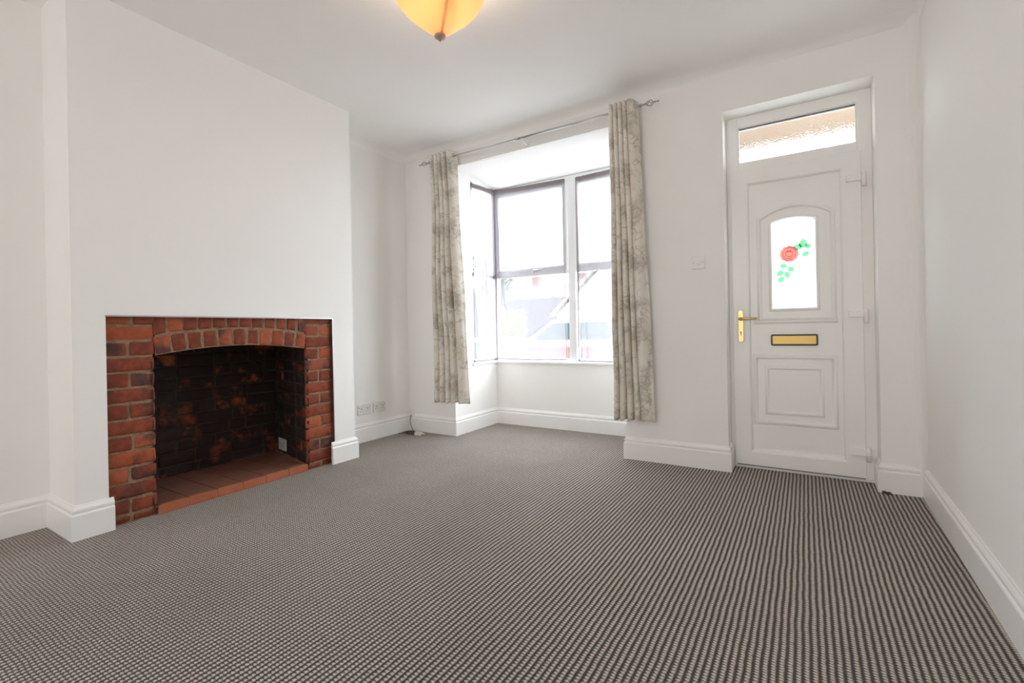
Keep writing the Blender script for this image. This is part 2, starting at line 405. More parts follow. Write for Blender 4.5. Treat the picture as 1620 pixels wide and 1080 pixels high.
# plaster cove rounding the ceiling into the front wall and the left recess
def cove(bm, path, r, z, n=6):
    prof = [(r*(1-sin(t*pi/2/n)), z - r + r*cos(t*pi/2/n)) for t in range(n+1)]
    sweep_wall(bm, path, prof, False)
bmc = NB(); cove(bmc, [(XR(YBACK), YBACK), (XR(D), D), (XL, D), (XL, Y2)], .06, H)
S('trim_1', bmc, M['ceil'], 'soft plaster cove between the ceiling and the front and right walls', 'cove', smooth=True)
S('ceiling', bm, M['ceil'], 'smooth white plastered ceiling over the main room', 'ceiling')
# walls
bmw = boxes([(XL-SL, XL, YBACK, .97, 0, H), (XL-SL, XL, 2.16, D, 0, H), (XL-SL, XL, .97, 2.16, 1.30, H), (XL-.5, XL-SL, .7, 2.5, -.05, 1.5)])
S('wall_left', bmw, M['wall'], 'plain off-white left wall either side of the chimney breast', 'wall')
T = .1
bm = boxes([(XC-T, XC, Y1, YA, 0, H), (XC-T, XC, YB, Y2, 0, H), (XC-T, XC, YA, YB, ZO, H),
            (XL, XC-T, Y1, Y1+T, 0, H), (XL, XC-T, Y2-T, Y2, 0, H)])
S('wall_chimney', bm, M['wall'], 'off-white chimney breast projecting into the room around the brick fireplace', 'wall')
def prism_slab(bm, pts, z0, z1): prism(bm, pts, z0, z1, 'z')
bm = NB()
ya, yb = D + .3, YBACK - SL
# right wall, with the plaster rounded where it meets the front wall
rr = .07
arc = [(XR(D) - rr*(1-sin(t*pi/16)) , D - rr*(1-cos(t*pi/16))) for t in range(9)]
prism_slab(bm, [(XR(yb), yb), (XR(D-rr), D-rr)] + list(reversed(arc))[1:-1] + [(XR(D)-rr, D), (XR(D)-rr, D+.05), (XR(D)+.3, D+.05), (XR(yb)+.3, yb)], 0, H)
o = S('wall_right', bm, M['wall'], 'long plain off-white wall on the right', 'wall')
bm = NB()
bs = [(XL-SL, XB1, D, D+WT, 0, H), (XB1, XB2, D, D+WT, ZB, H), (XB2, XD1, D, D+WT, 0, H), (XD1, XD2, D, D+WT, ZD, H), (XD2, XR0-.02, D, D+WT, 0, H)]
for b_ in bs: box(bm, *b_)
S('wall_front', bm, M['wall'], 'off-white front wall holding the bay window and the door', 'wall')
# bay: walls below the window and the flat lid
bm = NB()
box(bm, XB1-.15, XB1, D+WT, D+DB+.16, -.05, .625); box(bm, XB2, XB2+.15, D+WT, D+DB+.16, -.05, .625)
box(bm, XB1, XB2, D+DB, D+DB+.16, -.05, .625)
S('wall_bay', bm, M['wall'], 'low off-white walls of the bay below the window sill', 'wall')
bm = NB()
v0 = [(XB1-.2, D+.02), (XB2+.2, D+.02), (XB2+.2, D+DB+.2), (XB1-.2, D+DB+.2)]
zz = lambda y: ZB - (y - D) * .052
A = [bm.verts.new((x, y, zz(y))) for x, y in v0]; B = [bm.verts.new((x, y, H)) for x, y in v0]
bm.faces.new(A); bm.faces.new(B)
for i in range(4): bm.faces.new((A[i], A[(i+1) % 4], B[(i+1) % 4], B[i]))
S('ceiling_bay', bm, M['ceil'], 'flat white ceiling of the window bay', 'ceiling')
# unseen rear wall, with a wide window added to let daylight in
bm = boxes([(XL-SL, -2.1, YBACK-SL, YBACK, 0, H), (.25, XR0+SL, YBACK-SL, YBACK, 0, H), (-2.1, .25, YBACK-SL, YBACK, 2.5, H), (-2.1, .25, YBACK-SL, YBACK, 0, .15)])
S('wall_rear', bm, M['wall'], 'off-white rear wall with an added wide opening for daylight', 'wall')
bm = NB(); ring_frame(bm, -2.1, .25, .15, 2.5, .06, YBACK-.2, YBACK-.14); box(bm, -.955, -.895, YBACK-.2, YBACK-.14, .21, 2.44)
S('window_rear_added', bm, M['upvc_win'], 'white framed unseen rear window added to let daylight in', 'window')

# ------------------------------------------------------------------ skirting boards
SK = [(0, 0), (.019, 0), (.019, .116), (.0165, .120), (.0125, .1215), (.011, .124), (.0125, .1275), (.0145, .134), (.0145, .141), (.0105, .149), (.006, .154), (.0045, .160), (0, .161)]
def skirt(name, path, label):
    bm = NB(); sweep_wall(bm, path, SK)
    return S(name, bm, M['gloss'], label, 'skirting board')
# room lies to the right of travel when walking from the rear left clockwise -> travel the other way for left-hand offsets
skirt('baseboard_left', [(XC, .922), (XC, Y1), (XL, Y1), (XL, YBACK)], 'white moulded skirting board wrapping the near corner of the chimney breast')
skirt('baseboard_recess', [(XB1, D+DB), (XB1, D), (XL, D), (XL, Y2), (XC, Y2), (XC, 2.185)], 'white moulded skirting board from the fireplace round the far recess into the bay')
skirt('baseboard_bay', [(XB2, D+DB), (XB1+.019, D+DB)], 'white moulded skirting board along the back of the bay')
skirt('baseboard_front', [(XD1, D+DR-.01), (XD1, D), (XB2, D), (XB2, D+DB-.019)], 'white moulded skirting board between the bay and the door')
skirt('baseboard_right', [(XR(YBACK), YBACK), (XR(D), D), (XD2, D), (XD2, D+DR-.01)], 'white moulded skirting board along the right wall up to the door')

# ------------------------------------------------------------------ fireplace
def brick(bm, lay, org, U, V, N, quad, jit=.0022, depth=.011, pillow=.004):
    """one worn brick face: quad = 4 (u,v) corners on the plane org,U,V with normal N"""
    tone = random.random(); sd = random.random() * 100
    q = [(a + random.uniform(-jit, jit), b + random.uniform(-jit, jit)) for a, b in quad]
    W_ = sqrt((q[1][0]-q[0][0])**2 + (q[1][1]-q[0][1])**2); H_ = sqrt((q[3][0]-q[0][0])**2 + (q[3][1]-q[0][1])**2)
    def steps(L_):
        k = .004 / L_; k2 = .012 / L_
        mid = max(2, int(L_ / .022))
        return [0, k, k2] + [k2 + (1 - 2*k2) * i / mid for i in range(1, mid)] + [1-k2, 1-k, 1]
    su, sv = steps(W_), steps(H_)
    out = random.uniform(-.002, .0025); tilt = (random.uniform(-.003, .003), random.uniform(-.003, .003))
    grid = []
    for b in sv:
        row = []
        for a in su:
            u = (q[0][0]*(1-a) + q[1][0]*a)*(1-b) + (q[3][0]*(1-a) + q[2][0]*a)*b
            v = (q[0][1]*(1-a) + q[1][1]*a)*(1-b) + (q[3][1]*(1-a) + q[2][1]*a)*b
            d = min(a*W_, (1-a)*W_, b*H_, (1-b)*H_)
            # rounded worn corners
            da = min(a, 1-a)*W_; db_ = min(b, 1-b)*H_
            cr_ = 0
            if da < .01 and db_ < .01: cr_ = (1 - da/.01) * (1 - db_/.01)
            ca = (.5 - a) * cr_ * .010; cb = (.5 - b) * cr_ * .010
            e1 = noise.noise(Vector((u*38+sd, v*38, sd)))*.0032*(1 if d < .013 else .2)
            e2 = noise.noise(Vector((u*38, v*38+sd, 5-sd)))*.0032*(1 if d < .013 else .2)
            hgt = -depth + (depth + out) * (1 - exp(-d/.0026)) + pillow * (1 - exp(-d/.02)) - pillow
            hgt += noise.noise(Vector((u*50+sd, v*50, 1)))*.0022*min(1, d/.006) + tilt[0]*(a-.5) + tilt[1]*(b-.5)
            p = org + U*(u+ca+e1) + V*(v+cb+e2) + N*hgt
            row.append(bm.verts.new(p))
        grid.append(row)
    for i in range(len(sv)-1):
        for j in range(len(su)-1):
            f = bm.faces.new((grid[i][j], grid[i][j+1], grid[i+1][j+1], grid[i+1][j]))
            for lp in f.loops: lp[lay] = (tone, tone, tone, 1)
def rect(u0, u1, v0, v1, g=.0045): return [(u0+g, v0+g), (u1-g, v0+g), (u1-g, v1-g), (u0+g, v1-g)]
Z_, Y_, X_ = Vector((0,0,1)), Vector((0,1,0)), Vector((1,0,0))
FX = XC - .022                     # face of the brickwork, set back from the plaster
PL, PR_ = 1.12, 2.004              # jambs of the fire opening
ZSP, ZCR = .850, .888              # arch springing and crown
YC = (PL + PR_)/2; HW = (PR_-PL)/2
RA = (HW*HW + (ZCR-ZSP)**2) / (2*(ZCR-ZSP)); ZA = ZCR - RA
def arc_z(y, r=None): r = r or RA; return ZA + sqrt(r*r - (y-YC)**2)
fire = empty('fireplace', (XC, YC, 0))
tag(fire, 'open red brick fireplace with a shallow arch and sooty firebox set in the chimney breast', 'fireplace')
PITCH = .0806
zs = [.0] + [.044 + PITCH*k for k in range(13)] + [ZO + .004]
bm = NB(); lay = bm.loops.layers.color.new('tone')
oF = Vector((FX, 0, 0))
for k in range(len(zs)-1):
    z0, z1 = zs[k], zs[k+1]
    for (a, b_, par) in ((YA-.005, PL, 0), (PR_, YB+.005, 1)):
        if z1 - z0 < .03: continue
        # alternate a full stretcher with a pair of half bricks
        yy0, yy1 = a, b_
        if z1 > .95 and False: continue
        if (k + par) % 2 == 0 and k != 0:
            cuts = [yy0, yy1]
        else:
            mid = (yy0+yy1)/2 + random.uniform(-.012, .012); cuts = [yy0, mid, yy1]
        for c0, c1 in zip(cuts, cuts[1:]): brick(bm, lay, oF, Y_, Z_, X_, rect(c0, c1, z0, z1, .0022))
# arch: a ring of bricks on end and a cut course above
n1 = 11; TH = .103
angL = math.asin(HW/RA)
def rp(t, r): return (YC + r*sin(t), ZA + r*cos(t))
spread = 1.00
for k in range(n1):
    t0 = -angL + 2*angL*k/n1; t1 = -angL + 2*angL*(k+1)/n1; g = .0018/RA
    q = [rp(t0+g, RA), rp(t1-g, RA), rp(t1-g, RA+TH), rp(t0+g, RA+TH)]
    brick(bm, lay, oF, Y_, Z_, X_, q, jit=.003, pillow=.006)
n2 = 12
for k in range(n2):
    t0 = -angL + 2*angL*k/n2; t1 = -angL + 2*angL*(k+1)/n2
    r0 = RA + TH + .0045
    a0, a1 = rp(t0, r0), rp(t1, r0)
    q = [(a0[0]+.002, a0[1]), (a1[0]-.002, a1[1]), (a1[0]-.001, ZO+.003), (a0[0]+.003, ZO+.003)]
    brick(bm, lay, oF, Y_, Z_, X_, q, jit=.003)
obj('brick_surround', bm, M['brick'], fire, smooth=True)
# mortar backing of the surround, with the depth of the arch ring
bm = NB(); MX = FX - .0065
box(bm, MX-.02, MX, YA-.012, PL-.012, 0, ZO+.005); box(bm, MX-.02, MX, PR_+.012, YB+.012, 0, ZO+.005)
NS = 24
for k in range(NS):
    y0 = PL + (PR_-PL)*k/NS; y1 = PL + (PR_-PL)*(k+1)/NS
    A = [(MX, y0, arc_z(y0)), (MX, y1, arc_z(y1)), (MX, y1, ZO+.005), (MX, y0, ZO+.005)]
    Bq = [(MX-.10, p[1], p[2]) for p in A]
    va = [bm.verts.new(p) for p in A]; vb = [bm.verts.new(p) for p in Bq]
    bm.faces.new(va); bm.faces.new(list(reversed(vb))); bm.faces.new((va[0], va[1], vb[1], vb[0])); bm.faces.new((va[2], va[3], vb[3], vb[2]))
bmesh.ops.remove_doubles(bm, verts=bm.verts, dist=.0002)
o = obj('mortar', bm, M['mortar'], fire); tag(o, 'sandy mortar between the red bricks')
# firebox: back, right side, left side of sooted bricks
BX = -3.49; HZ = .05
bm = NB(); lay = bm.loops.layers.color.new('tone')
oB = Vector((BX, 0, 0)); y0b, y1b = .99, 2.13
zrow = HZ - .02; r = 0
while zrow < 1.28:
    y = y0b - random.uniform(0, .2); ph = r % 2
    y = y0b - (.11 if ph else .0) - random.uniform(0, .02)
    while y < y1b:
        ln_ = random.choice([.225, .23, .235, .22, .115]) if random.random() < .9 else .12
        a, b_ = max(y, y0b), min(y + ln_, y1b)
        if b_ - a > .03: brick(bm, lay, oB, Y_, Z_, X_, rect(a, b_, zrow, zrow+PITCH, .0025), jit=.003)
        y += ln_
    zrow += PITCH; r += 1
# side walls (splayed)
def side(y_front, y_back, nsign):
    A = Vector((FX-.0, y_front, 0)); B = Vector((BX, y_back, 0)); U = (B-A).normalized(); L_ = (B-A).length
    N = Vector((U.y, -U.x, 0)) * 1
    if N.y * nsign < 0: N = -N
    z = HZ - .02; rr_ = 0
    while z < 1.28:
        cuts = [.0, .105, .215, .33, .44, L_] if rr_ % 2 else [.0, .215, .44, L_]
        if z > ZSP - .03: cuts = [c for c in cuts if c > .1]; cuts = [.105] + cuts if cuts[0] > .106 else cuts
        for c0, c1 in zip(cuts, cuts[1:]):
            if c1 - c0 > .03: brick(bm, lay, A, U, Z_, N, rect(c0, c1, z, z+PITCH, .0025), jit=.0025)
        z += PITCH; rr_ += 1
side(PR_+.004, 2.13, -1); side(PL-.004, .99, 1)
fb = obj('firebox', bm, M['brick_soot'], fire, smooth=True); tag(fb, 'soot blackened brick firebox lining')
bm = NB()
box(bm, BX-.03, BX-.008, .97, 2.16, -.0, 1.29)
def side_slab(yf, yb_, s):
    A = [(FX-.012, yf + .015*s), (BX-.01, yb_ + .009*s), (BX-.01, yb_ + .03*s), (FX-.02, yf + .03*s)]
    prism(bm, A, 0, 1.29, 'z')
side_slab(PR_, 2.13, 1); side_slab(PL, .99, -1)
box(bm, BX-.03, MX-.10, .96, 2.17, 1.28, 1.30)
o = obj('sooted_mortar', bm, M['mortar_soot'], fire); tag(o, 'blackened mortar behind the firebox bricks')
# hearth tiles: five along the front edge, two rows deep
joints = [PL+.003, 1.262, 1.412, 1.560, 1.705, 1.860, PR_-.002]
bm = NB()
box(bm, BX, FX-.02, PL-.13, 2.12, 0.0, HZ-.006); box(bm, FX-.02, XC-.014, PL+.003, PR_-.002, 0.0, HZ-.006)
bm2 = NB(); bm3 = NB()
for a, b_ in zip(joints, joints[1:]):
    box(bm3, XC-.032, XC-.010, a+.002, b_-.002, .002, HZ)
for i, (xa, xb_) in enumerate(((XC-.033, XC-.20), (XC-.203, XC-.39), (XC-.393, BX+.002))):
    w = .0 if i == 0 else .0
    js = [joints[0] - .11*0] + joints[1:-1] + [joints[-1]]
    if i: js = [1.10 - .05*i] + joints[1:-1] + [2.02 + .04*i]
    for a, b_ in zip(js, js[1:]): box(bm2, xb_, xa, a+.0028, b_-.0028, HZ-.012, HZ)
hb = obj('hearth', bm, M['grout'], fire)
tag(hb, 'raised hearth base with pale tile joints')
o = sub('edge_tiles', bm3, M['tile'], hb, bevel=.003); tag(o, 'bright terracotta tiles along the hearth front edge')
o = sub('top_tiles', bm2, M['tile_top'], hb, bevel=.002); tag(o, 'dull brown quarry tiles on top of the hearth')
bm = NB(); box(bm, XC-.004, XC+.0025, YA-.002, YB+.002, ZO-.006, ZO+.001); box(bm, FX-.01, XC-.001, YB-.004, YB+.002, .0, ZO)
o = obj('edge_bead', bm, M['steel'], fire); tag(o, 'thin metal edge bead above the bricks')

# ------------------------------------------------------------------ sockets and switch
def faceplate(name, c, w, h, U, N, kind):
    """c centre on the wall, U horizontal direction, N outward normal"""
    t = empty(name, c)
    U = Vector(U); N = Vector(N); c = Vector(c)
    def bx(bm, u0, u1, v0, v1, n0, n1_):
        vs = [bm.verts.new(c + U*u + Z_*v + N*n) for u in (u0, u1) for v in (v0, v1) for n in (n0, n1_)]
        for f in ((0,1,3,2),(4,6,7,5),(0,4,5,1),(2,3,7,6),(0,2,6,4),(1,5,7,3)): bm.faces.new([vs[i] for i in f])
    bm = NB(); bx(bm, -w/2, w/2, -h/2, h/2, 0, .009); obj('faceplate', bm, M['plastic'], t, bevel=.003)
    if kind == 'socket':
        for s in (-1, 1):
            bm = NB(); cu = s*.036
            bx(bm, cu-.0035, cu+.0035, .004, .013, .008, .0098)
            bx(bm, cu-.0145, cu-.0085, -.014, -.010, .008, .0098); bx(bm, cu+.0085, cu+.0145, -.014, -.010, .008, .0098)
            o = obj('pin_holes', bm, M['dark'], t); tag(o, 'dark pin holes')
            bm = NB(); bx(bm, s*.016-.006, s*.016+.006, .012, .030, .008, .012); obj('rocker_switch', bm, M['plastic'], t, bevel=.0015)
        for s in (-1, 1):
            bm = NB(); bx(bm, s*.060-.003, s*.060+.003, .017, .023, .008, .0096); o = obj('screw', bm, M['dark'], t)
    else:
        bm = NB(); bx(bm, -.010, .010, -.012, .013, .008, .0125); r_ = obj('rocker_switch', bm, M['plastic'], t, bevel=.002)
        bm = NB(); bx(bm, -.0105, .0105, -.0155, -.0125, .008, .0098); obj('rocker_gap', bm, M['chrome'], t)
        for s in (-1, 1):
            bm = NB(); bx(bm, s*.030-.003, s*.030+.003, -.003, .003, .008, .0100); obj('screw', bm, M['chrome'], t)
    return t
GS = 'double wall sockets in the far recess'
tag(faceplate('wall_socket', (XL, 2.787, .281), .146, .088, (0,1,0), (1,0,0), 'socket'), 'white double wall socket in the recess, the one nearer the chimney breast', 'socket', GS)
tag(faceplate('wall_socket', (XL, 2.957, .281), .146, .088, (0,1,0), (1,0,0), 'socket'), 'white double wall socket in the recess, the one nearer the room corner', 'socket', GS)
A = Vector((FX, PR_+.004, 0)); Bv = Vector((BX, 2.13, 0)); Uf = (A-Bv).normalized(); Nf = Vector((Uf.y, -Uf.x, 0)); Nf = Nf if Nf.y < 0 else -Nf
cf = Bv + Uf*.098 + Vector((0, 0, .112)) + Nf*.001
tag(faceplate('wall_socket', cf, .146, .088, Uf, Nf, 'socket'), 'pale socket plate low down inside the sooty fireplace', 'socket')
tag(faceplate('light_switch', (-.600, D, 1.377), .086, .086, (1,0,0), (0,-1,0), 'switch'), 'square white switch plate between curtain and front door', 'light switch')
# aerial outlet with its cable in the corner
t = empty('aerial_outlet', (-3.235, D, .175))
bm = NB(); box(bm, -3.258, -3.205, D-.022, D, .150, .205); obj('outlet_box', bm, M['wall'], t, bevel=.003)
tag(t, 'small painted aerial outlet box above the skirting in the corner', 'outlet')
c_ = empty('aerial_cable', (-3.22, D-.04, 0))
tag(c_, 'thin dark cable with a cream splitter lying on the carpet in the far corner', 'cable')
bm = NB()
pts = [(-3.236, D-.018, .152), (-3.238, D-.03, .125), (-3.232, D-.042, .09), (-3.205, D-.055, .05), (-3.17, D-.07, .02), (-3.12, D-.09, .007), (-3.05, D-.11, .006), (-2.99, D-.12, .006)]
tube(bm, pts, .0035, 6)
for rr_, dz in ((.05, .006), (.06, .011), (.045, .015)):
    tube(bm, [(-3.12 + 1.7*rr_*cos(a*pi/10) , D-.13 + rr_*.8*sin(a*pi/10), dz) for a in range(21)], .003, 6)
tube(bm, [(-3.15, D-.14, .006), (-3.21, D-.15, .006), (-3.235, D-.19, .006), (-3.20, D-.21, .006)], .003, 6)
obj('cord', bm, M['cable'], c_, smooth=True)
bm = NB(); box(bm, -3.085, -3.005, D-.135, D-.112, .003, .024); box(bm, -3.055, -2.985, D-.175, D-.155, .003, .022); box(bm, -3.0, -2.975, D-.13, D-.118, .006, .018)
o = obj('splitter', bm, M['cream'], c_, bevel=.003); tag(o, 'cream plastic connector block')
bm = NB()
for k in range(9):
    a = k*.7; tube(bm, [(.362+random.uniform(-.012,.012), 3.30+random.uniform(-.008,.008), .004), (.368+random.uniform(-.02,.02), 3.296+random.uniform(-.01,.01), .014), (.375+random.uniform(-.012,.02), 3.293+random.uniform(-.01,.01), .003)], .003, 5)
tag(obj('carpet_thread', bm, M['cable'], smooth=True), 'small tangle of dark carpet threads at the skirting right of the door', 'loose thread')

# ------------------------------------------------------------------ front door
DY = D + DR                       # face of the outer frame
door = empty('door_1', ((XD1+XD2)/2, DY, 0))
tag(door, 'white front door with an arched rose window, brass letter plate and fanlight above', 'door', kind='structure')
LX0, LX1, LZ0, LZ1 = -.410, .297, .024, 1.982
FB = DY + .07
bm = NB()
ring_frame(bm, XD1, XD2, 0, ZD, .03, DY, FB, wl=.070, wr=.068, wt=.070, wb_=.03)
box(bm, XD1+.07, XD2-.068, DY, FB, LZ1-.014, 2.032)
box(bm, XD1, XD2, DY-.004, DY+.01, 0, .020)
fr = obj('door_frame', bm, M['upvc'], door, bevel=.003)
# fanlight
bm = NB(); ring_frame(bm, -.368, .287, 2.030, 2.276, .012, DY+.006, DY+.03)
fl = obj('fanlight', bm, M['upvc'], door, bevel=.002)
bm = NB(); box(bm, -.358, .277, DY+.028, DY+.036, 2.04, 2.266); sub('glass_pane', bm, M['fan_glass'], fl)
bm = NB(); box(bm, -.358, .277, DY+.004, DY+.026, 2.262, 2.267); o = sub('gasket', bm, M['gasket'], fl); tag(o, 'thin black rubber seal')
# leaf: sash members with a sloping bead, infill panel, mouldings
PX0, PX1, PZ0, PZ1 = -.305, .192, .125, 1.878
SF = DY - .018
def bevel_ring(bm, o4, i4, y0, y1, yb_):
    """frame with flat face at y0 from outline o4, sloping bead down to y1 at outline i4; returns outer faces"""
    ox0, ox1, oz0, oz1 = o4; ix0, ix1, iz0, iz1 = i4; s = .014
    rings = []
    for (x0, x1, z0, z1, y) in ((ox0, ox1, oz0, oz1, yb_), (ox0, ox1, oz0, oz1, y0+.003), (ox0+.003, ox1-.003, oz0+.003, oz1-.003, y0), (ix0-s, ix1+s, iz0-s, iz1+s, y0), (ix0-s*.5, ix1+s*.5, iz0-s*.5, iz1+s*.5, y0+.003), (ix0, ix1, iz0, iz1, y1), (ix0, ix1, iz0, iz1, yb_)):
        rings.append([bm.verts.new(p) for p in ((x0, y, z0), (x1, y, z0), (x1, y, z1), (x0, y, z1))])
    for A, B in zip(rings, rings[1:]):
        for k in range(4): bm.faces.new((A[k], A[(k+1) % 4], B[(k+1) % 4], B[k]))
    A, B = rings[-1], rings[0]
    for k in range(4): bm.faces.new((A[k], A[(k+1) % 4], B[(k+1) % 4], B[k]))
bm = NB(); bevel_ring(bm, (LX0, LX1, LZ0, LZ1), (PX0, PX1, PZ0, PZ1), SF, DY-.002, DY+.05)
leaf = obj('door_leaf', bm, M['upvc'], door)
# infill panel with an arched hole for the glass
GX0, GX1, GZ0, GZS, GZC = -.176, .062, 1.058, 1.606, 1.630
bm = NB(); PY = DY + .004
loop = arch_loop(GX0, GX1, GZ0, GZS, GZC, 12)
arcp = loop[2:]                                 # right to left
def F(*p): bm.faces.new([bm.verts.new((x, PY, z)) for x, z in p])
F((PX0, PZ0), (PX1, PZ0), (PX1, GZ0), (PX0, GZ0))
F((PX0, GZ0), (GX0, GZ0), (GX0, PZ1), (PX0, PZ1)); F((GX1, GZ0), (PX1, GZ0), (PX1, PZ1), (GX1, PZ1))
for a, b_ in zip(arcp, arcp[1:]): F(b_, a, (a[0], PZ1), (b_[0], PZ1))
for a, b_ in zip(loop, loop[1:] + loop[:1]):
    bm.faces.new([bm.verts.new(p) for p in ((a[0], PY, a[1]), (b_[0], PY, b_[1]), (b_[0], PY+.03, b_[1]), (a[0], PY+.03, a[1]))])
# outer skin so that no light passes the hollow panel
def F2(*p): bm.faces.new([bm.verts.new((x, PY+.03, z)) for x, z in p])
F2((PX0, PZ0), (PX1, PZ0), (PX1, GZ0), (PX0, GZ0)); F2((PX0, GZ0), (GX0, GZ0), (GX0, PZ1), (PX0, PZ1)); F2((GX1, GZ0), (PX1, GZ0), (PX1, PZ1), (GX1, PZ1))
for a, b_ in zip(arcp, arcp[1:]): F2(b_, a, (a[0], PZ1), (b_[0], PZ1))
bmesh.ops.remove_doubles(bm, verts=bm.verts, dist=.0001)
panel = sub('panel', bm, M['upvc'], leaf)
bm = NB()
moulding(bm, arch_loop(GX0-.010, GX1+.010, GZ0-.012, GZS+.012, GZC+.010, 12), PY, .020, .010)
up_o = arch_loop(-.250, .154, .985, 1.642, 1.712, 14)
moulding(bm, up_o, PY, .028, .014)
moulding(bm, arch_loop(-.272, .160, .972, .9721, .9721) if False else [(-.276, .968), (.162, .968), (.162, .974), (-.276, .974)], PY, .022, .012)
moulding(bm, [(-.284, .314), (.152, .314), (.152, .742), (-.284, .742)], PY, .030, .014)
moulding(bm, [(-.216, .378), (.084, .378), (.084, .672), (-.216, .672)], PY, .026, .012)
sub('panel_moulding', bm, M['upvc'], leaf, smooth=True)
# obscured glass with the stained rose
bm = NB(); prism(bm, arch_loop(GX0-.004, GX1+.004, GZ0-.004, GZS+.004, GZC+.004, 12), PY+.014, PY+.0142)
pane = obj('glass_pane', bm, M['door_glass'], door); tag(pane, 'arched obscured glass pane')
GY = PY + .009
def gxz(px, py):   # decal coordinates: px,py inside the pane measured from the pane's left and top, in fractions
    return (GX0 + (GX1-GX0)*px, GZC - (GZC-GZ0)*py)
def flat(bm, pts, y, th=.0015): prism(bm, pts, y, y+th)
def blob(cx, cy, r, n=40, lob=9, amp=.08, sq=.82):
    return [gxz(cx + r*(1+amp*sin(lob*t))*cos(t), cy + r*sq*(1+amp*sin(lob*t))*sin(t)*.5) for t in [2*pi*k/n for k in range(n)]]
bm = NB(); flat(bm, blob(.405, .395, .215, 72, 11, .055, .80), GY)
rose = sub('rose_flower', bm, M['rose'], pane); tag(rose, 'red stained rose on the glass')
bm = NB()
def line3(pts, r=.0014): tube(bm, [(x, GY-.0005, z) for x, z in pts], r, 5)
line3(blob(.405, .395, .215, 72, 11, .055, .80) + [blob(.405, .395, .215, 72, 11, .055, .80)[0]], .0016)
for rr_, a0, a1 in ((.145, .15, 3.6), (.155, 3.9, 6.1), (.085, 0, 6.28), (.05, 3.4, 6.0), (.19, 1.2, 2.4), (.185, 4.6, 5.6)):
    line3([gxz(.405 + rr_*cos(a0+(a1-a0)*k/18)*(1+.05*sin(k)), .39 + rr_*.40*sin(a0+(a1-a0)*k/18)) for k in range(19)], .0016)
line3([gxz(.35, .36), gxz(.41, .375), gxz(.46, .36)]); line3([gxz(.37, .43), gxz(.41, .45), gxz(.47, .41)])
o = sub('rose_outline', bm, M['rose_line'], pane, smooth=True)
leaves = [(.72, .345, .735, .235, .055), (.69, .352, .53, .295, .05), (.78, .35, .91, .30, .05), (.70, .43, .87, .385, .05),
          (.36, .535, .17, .515, .05), (.38, .54, .51, .60, .055), (.27, .585, .09, .63, .045), (.32, .59, .38, .67, .05), (.26, .645, .14, .715, .06)]
for (ax, ay, bx_, by_, w) in leaves:
    A = Vector(gxz(ax, ay)); Bq = Vector(gxz(bx_, by_)); d = Bq-A; n_ = Vector((-d.y, d.x)).normalized(); wv_ = d.length*.38
    pts = [A + d*t + n_*wv_*sin(pi*t**.85) for t in [k/10 for k in range(11)]] + [A + d*t - n_*wv_*sin(pi*t**.85) for t in [k/10 for k in range(9, 0, -1)]]
    bm = NB(); flat(bm, [tuple(p) for p in pts], GY)
    lf = sub('leaf', bm, M['leafglass'], pane); tag(lf, 'green stained leaf')
bm = NB()
line3([gxz(.71, .345), gxz(.67, .42), gxz(.665, .49), gxz(.70, .55), gxz(.70, .62)], .0008); line3([gxz(.67, .48), gxz(.5, .47), gxz(.38, .52)], .0008); line3([gxz(.38, .53), gxz(.28, .59), gxz(.2, .64)], .0008)
for (ax, ay, bx_, by_, w) in leaves: line3([gxz(ax, ay), gxz((ax+bx_)/2+.01, (ay+by_)/2), gxz(bx_, by_)], .0006)
sub('stem', bm, M['leaf_line'], pane, smooth=True)
# letter plate
def rrect(x0, x1, z0, z1, r, n=5):
    pts = []
    for cx, cz, a0 in ((x1-r, z0+r, -pi/2), (x1-r, z1-r, 0), (x0+r, z1-r, pi/2), (x0+r, z0+r, pi)):
        for k in range(n+1): a = a0 + pi/2*k/n; pts.append((cx+r*cos(a), cz+r*sin(a)))
    return pts
bm = NB(); prism(bm, rrect(-.190, .068, .815, .888, .010), PY-.008, PY+.001)
lp = obj('letter_plate', bm, M['black'], door, bevel=.002); tag(lp, 'black rimmed letter plate')
bm = NB(); prism(bm, rrect(-.181, .059, .8245, .8785, .003), PY-.013, PY-.007)
o = sub('flap', bm, M['brass_brushed'], lp, bevel=.0015); tag(o, 'brushed brass flap')
# handle
bm = NB(); prism(bm, rrect(-.379, -.347, .838, 1.053, .0155, 8), SF-.009, SF+.001)
hp = obj('handle_plate', bm, M['brass'], door, bevel=.002); tag(hp, 'long brass backplate')
bm = NB(); lathe(bm, [(.001, -.052), (.011, -.05), (.012, -.03), (.0125, -.008)], (-.363, SF, .994), 20, 'y')
tube(bm, [(-.366, SF-.043, .994), (-.34, SF-.046, .994), (-.30, SF-.046, .994), (-.272, SF-.044, .995), (-.262, SF-.043, .996)], [.0085, .0085, .008, .0075, .005], 12)
o = sub('lever', bm, M['brass'], hp, smooth=True); tag(o, 'brass lever handle')
bm = NB(); lathe(bm, [(.0, -.0105), (.006, -.0105), (.006, -.008)], (-.363, SF, .905), 16, 'y'); box(bm, -.3665, -.3595, SF-.0105, SF-.008, .882, .905)
o = sub('keyhole', bm, M['bronze'], hp)
for z in (.968, .852):
    bm = NB(); lathe(bm, [(.0, -.0105), (.0036, -.0105), (.0036, -.008)], (-.363, SF, z), 12, 'y'); o = sub('screw', bm, M['bronze'], hp)
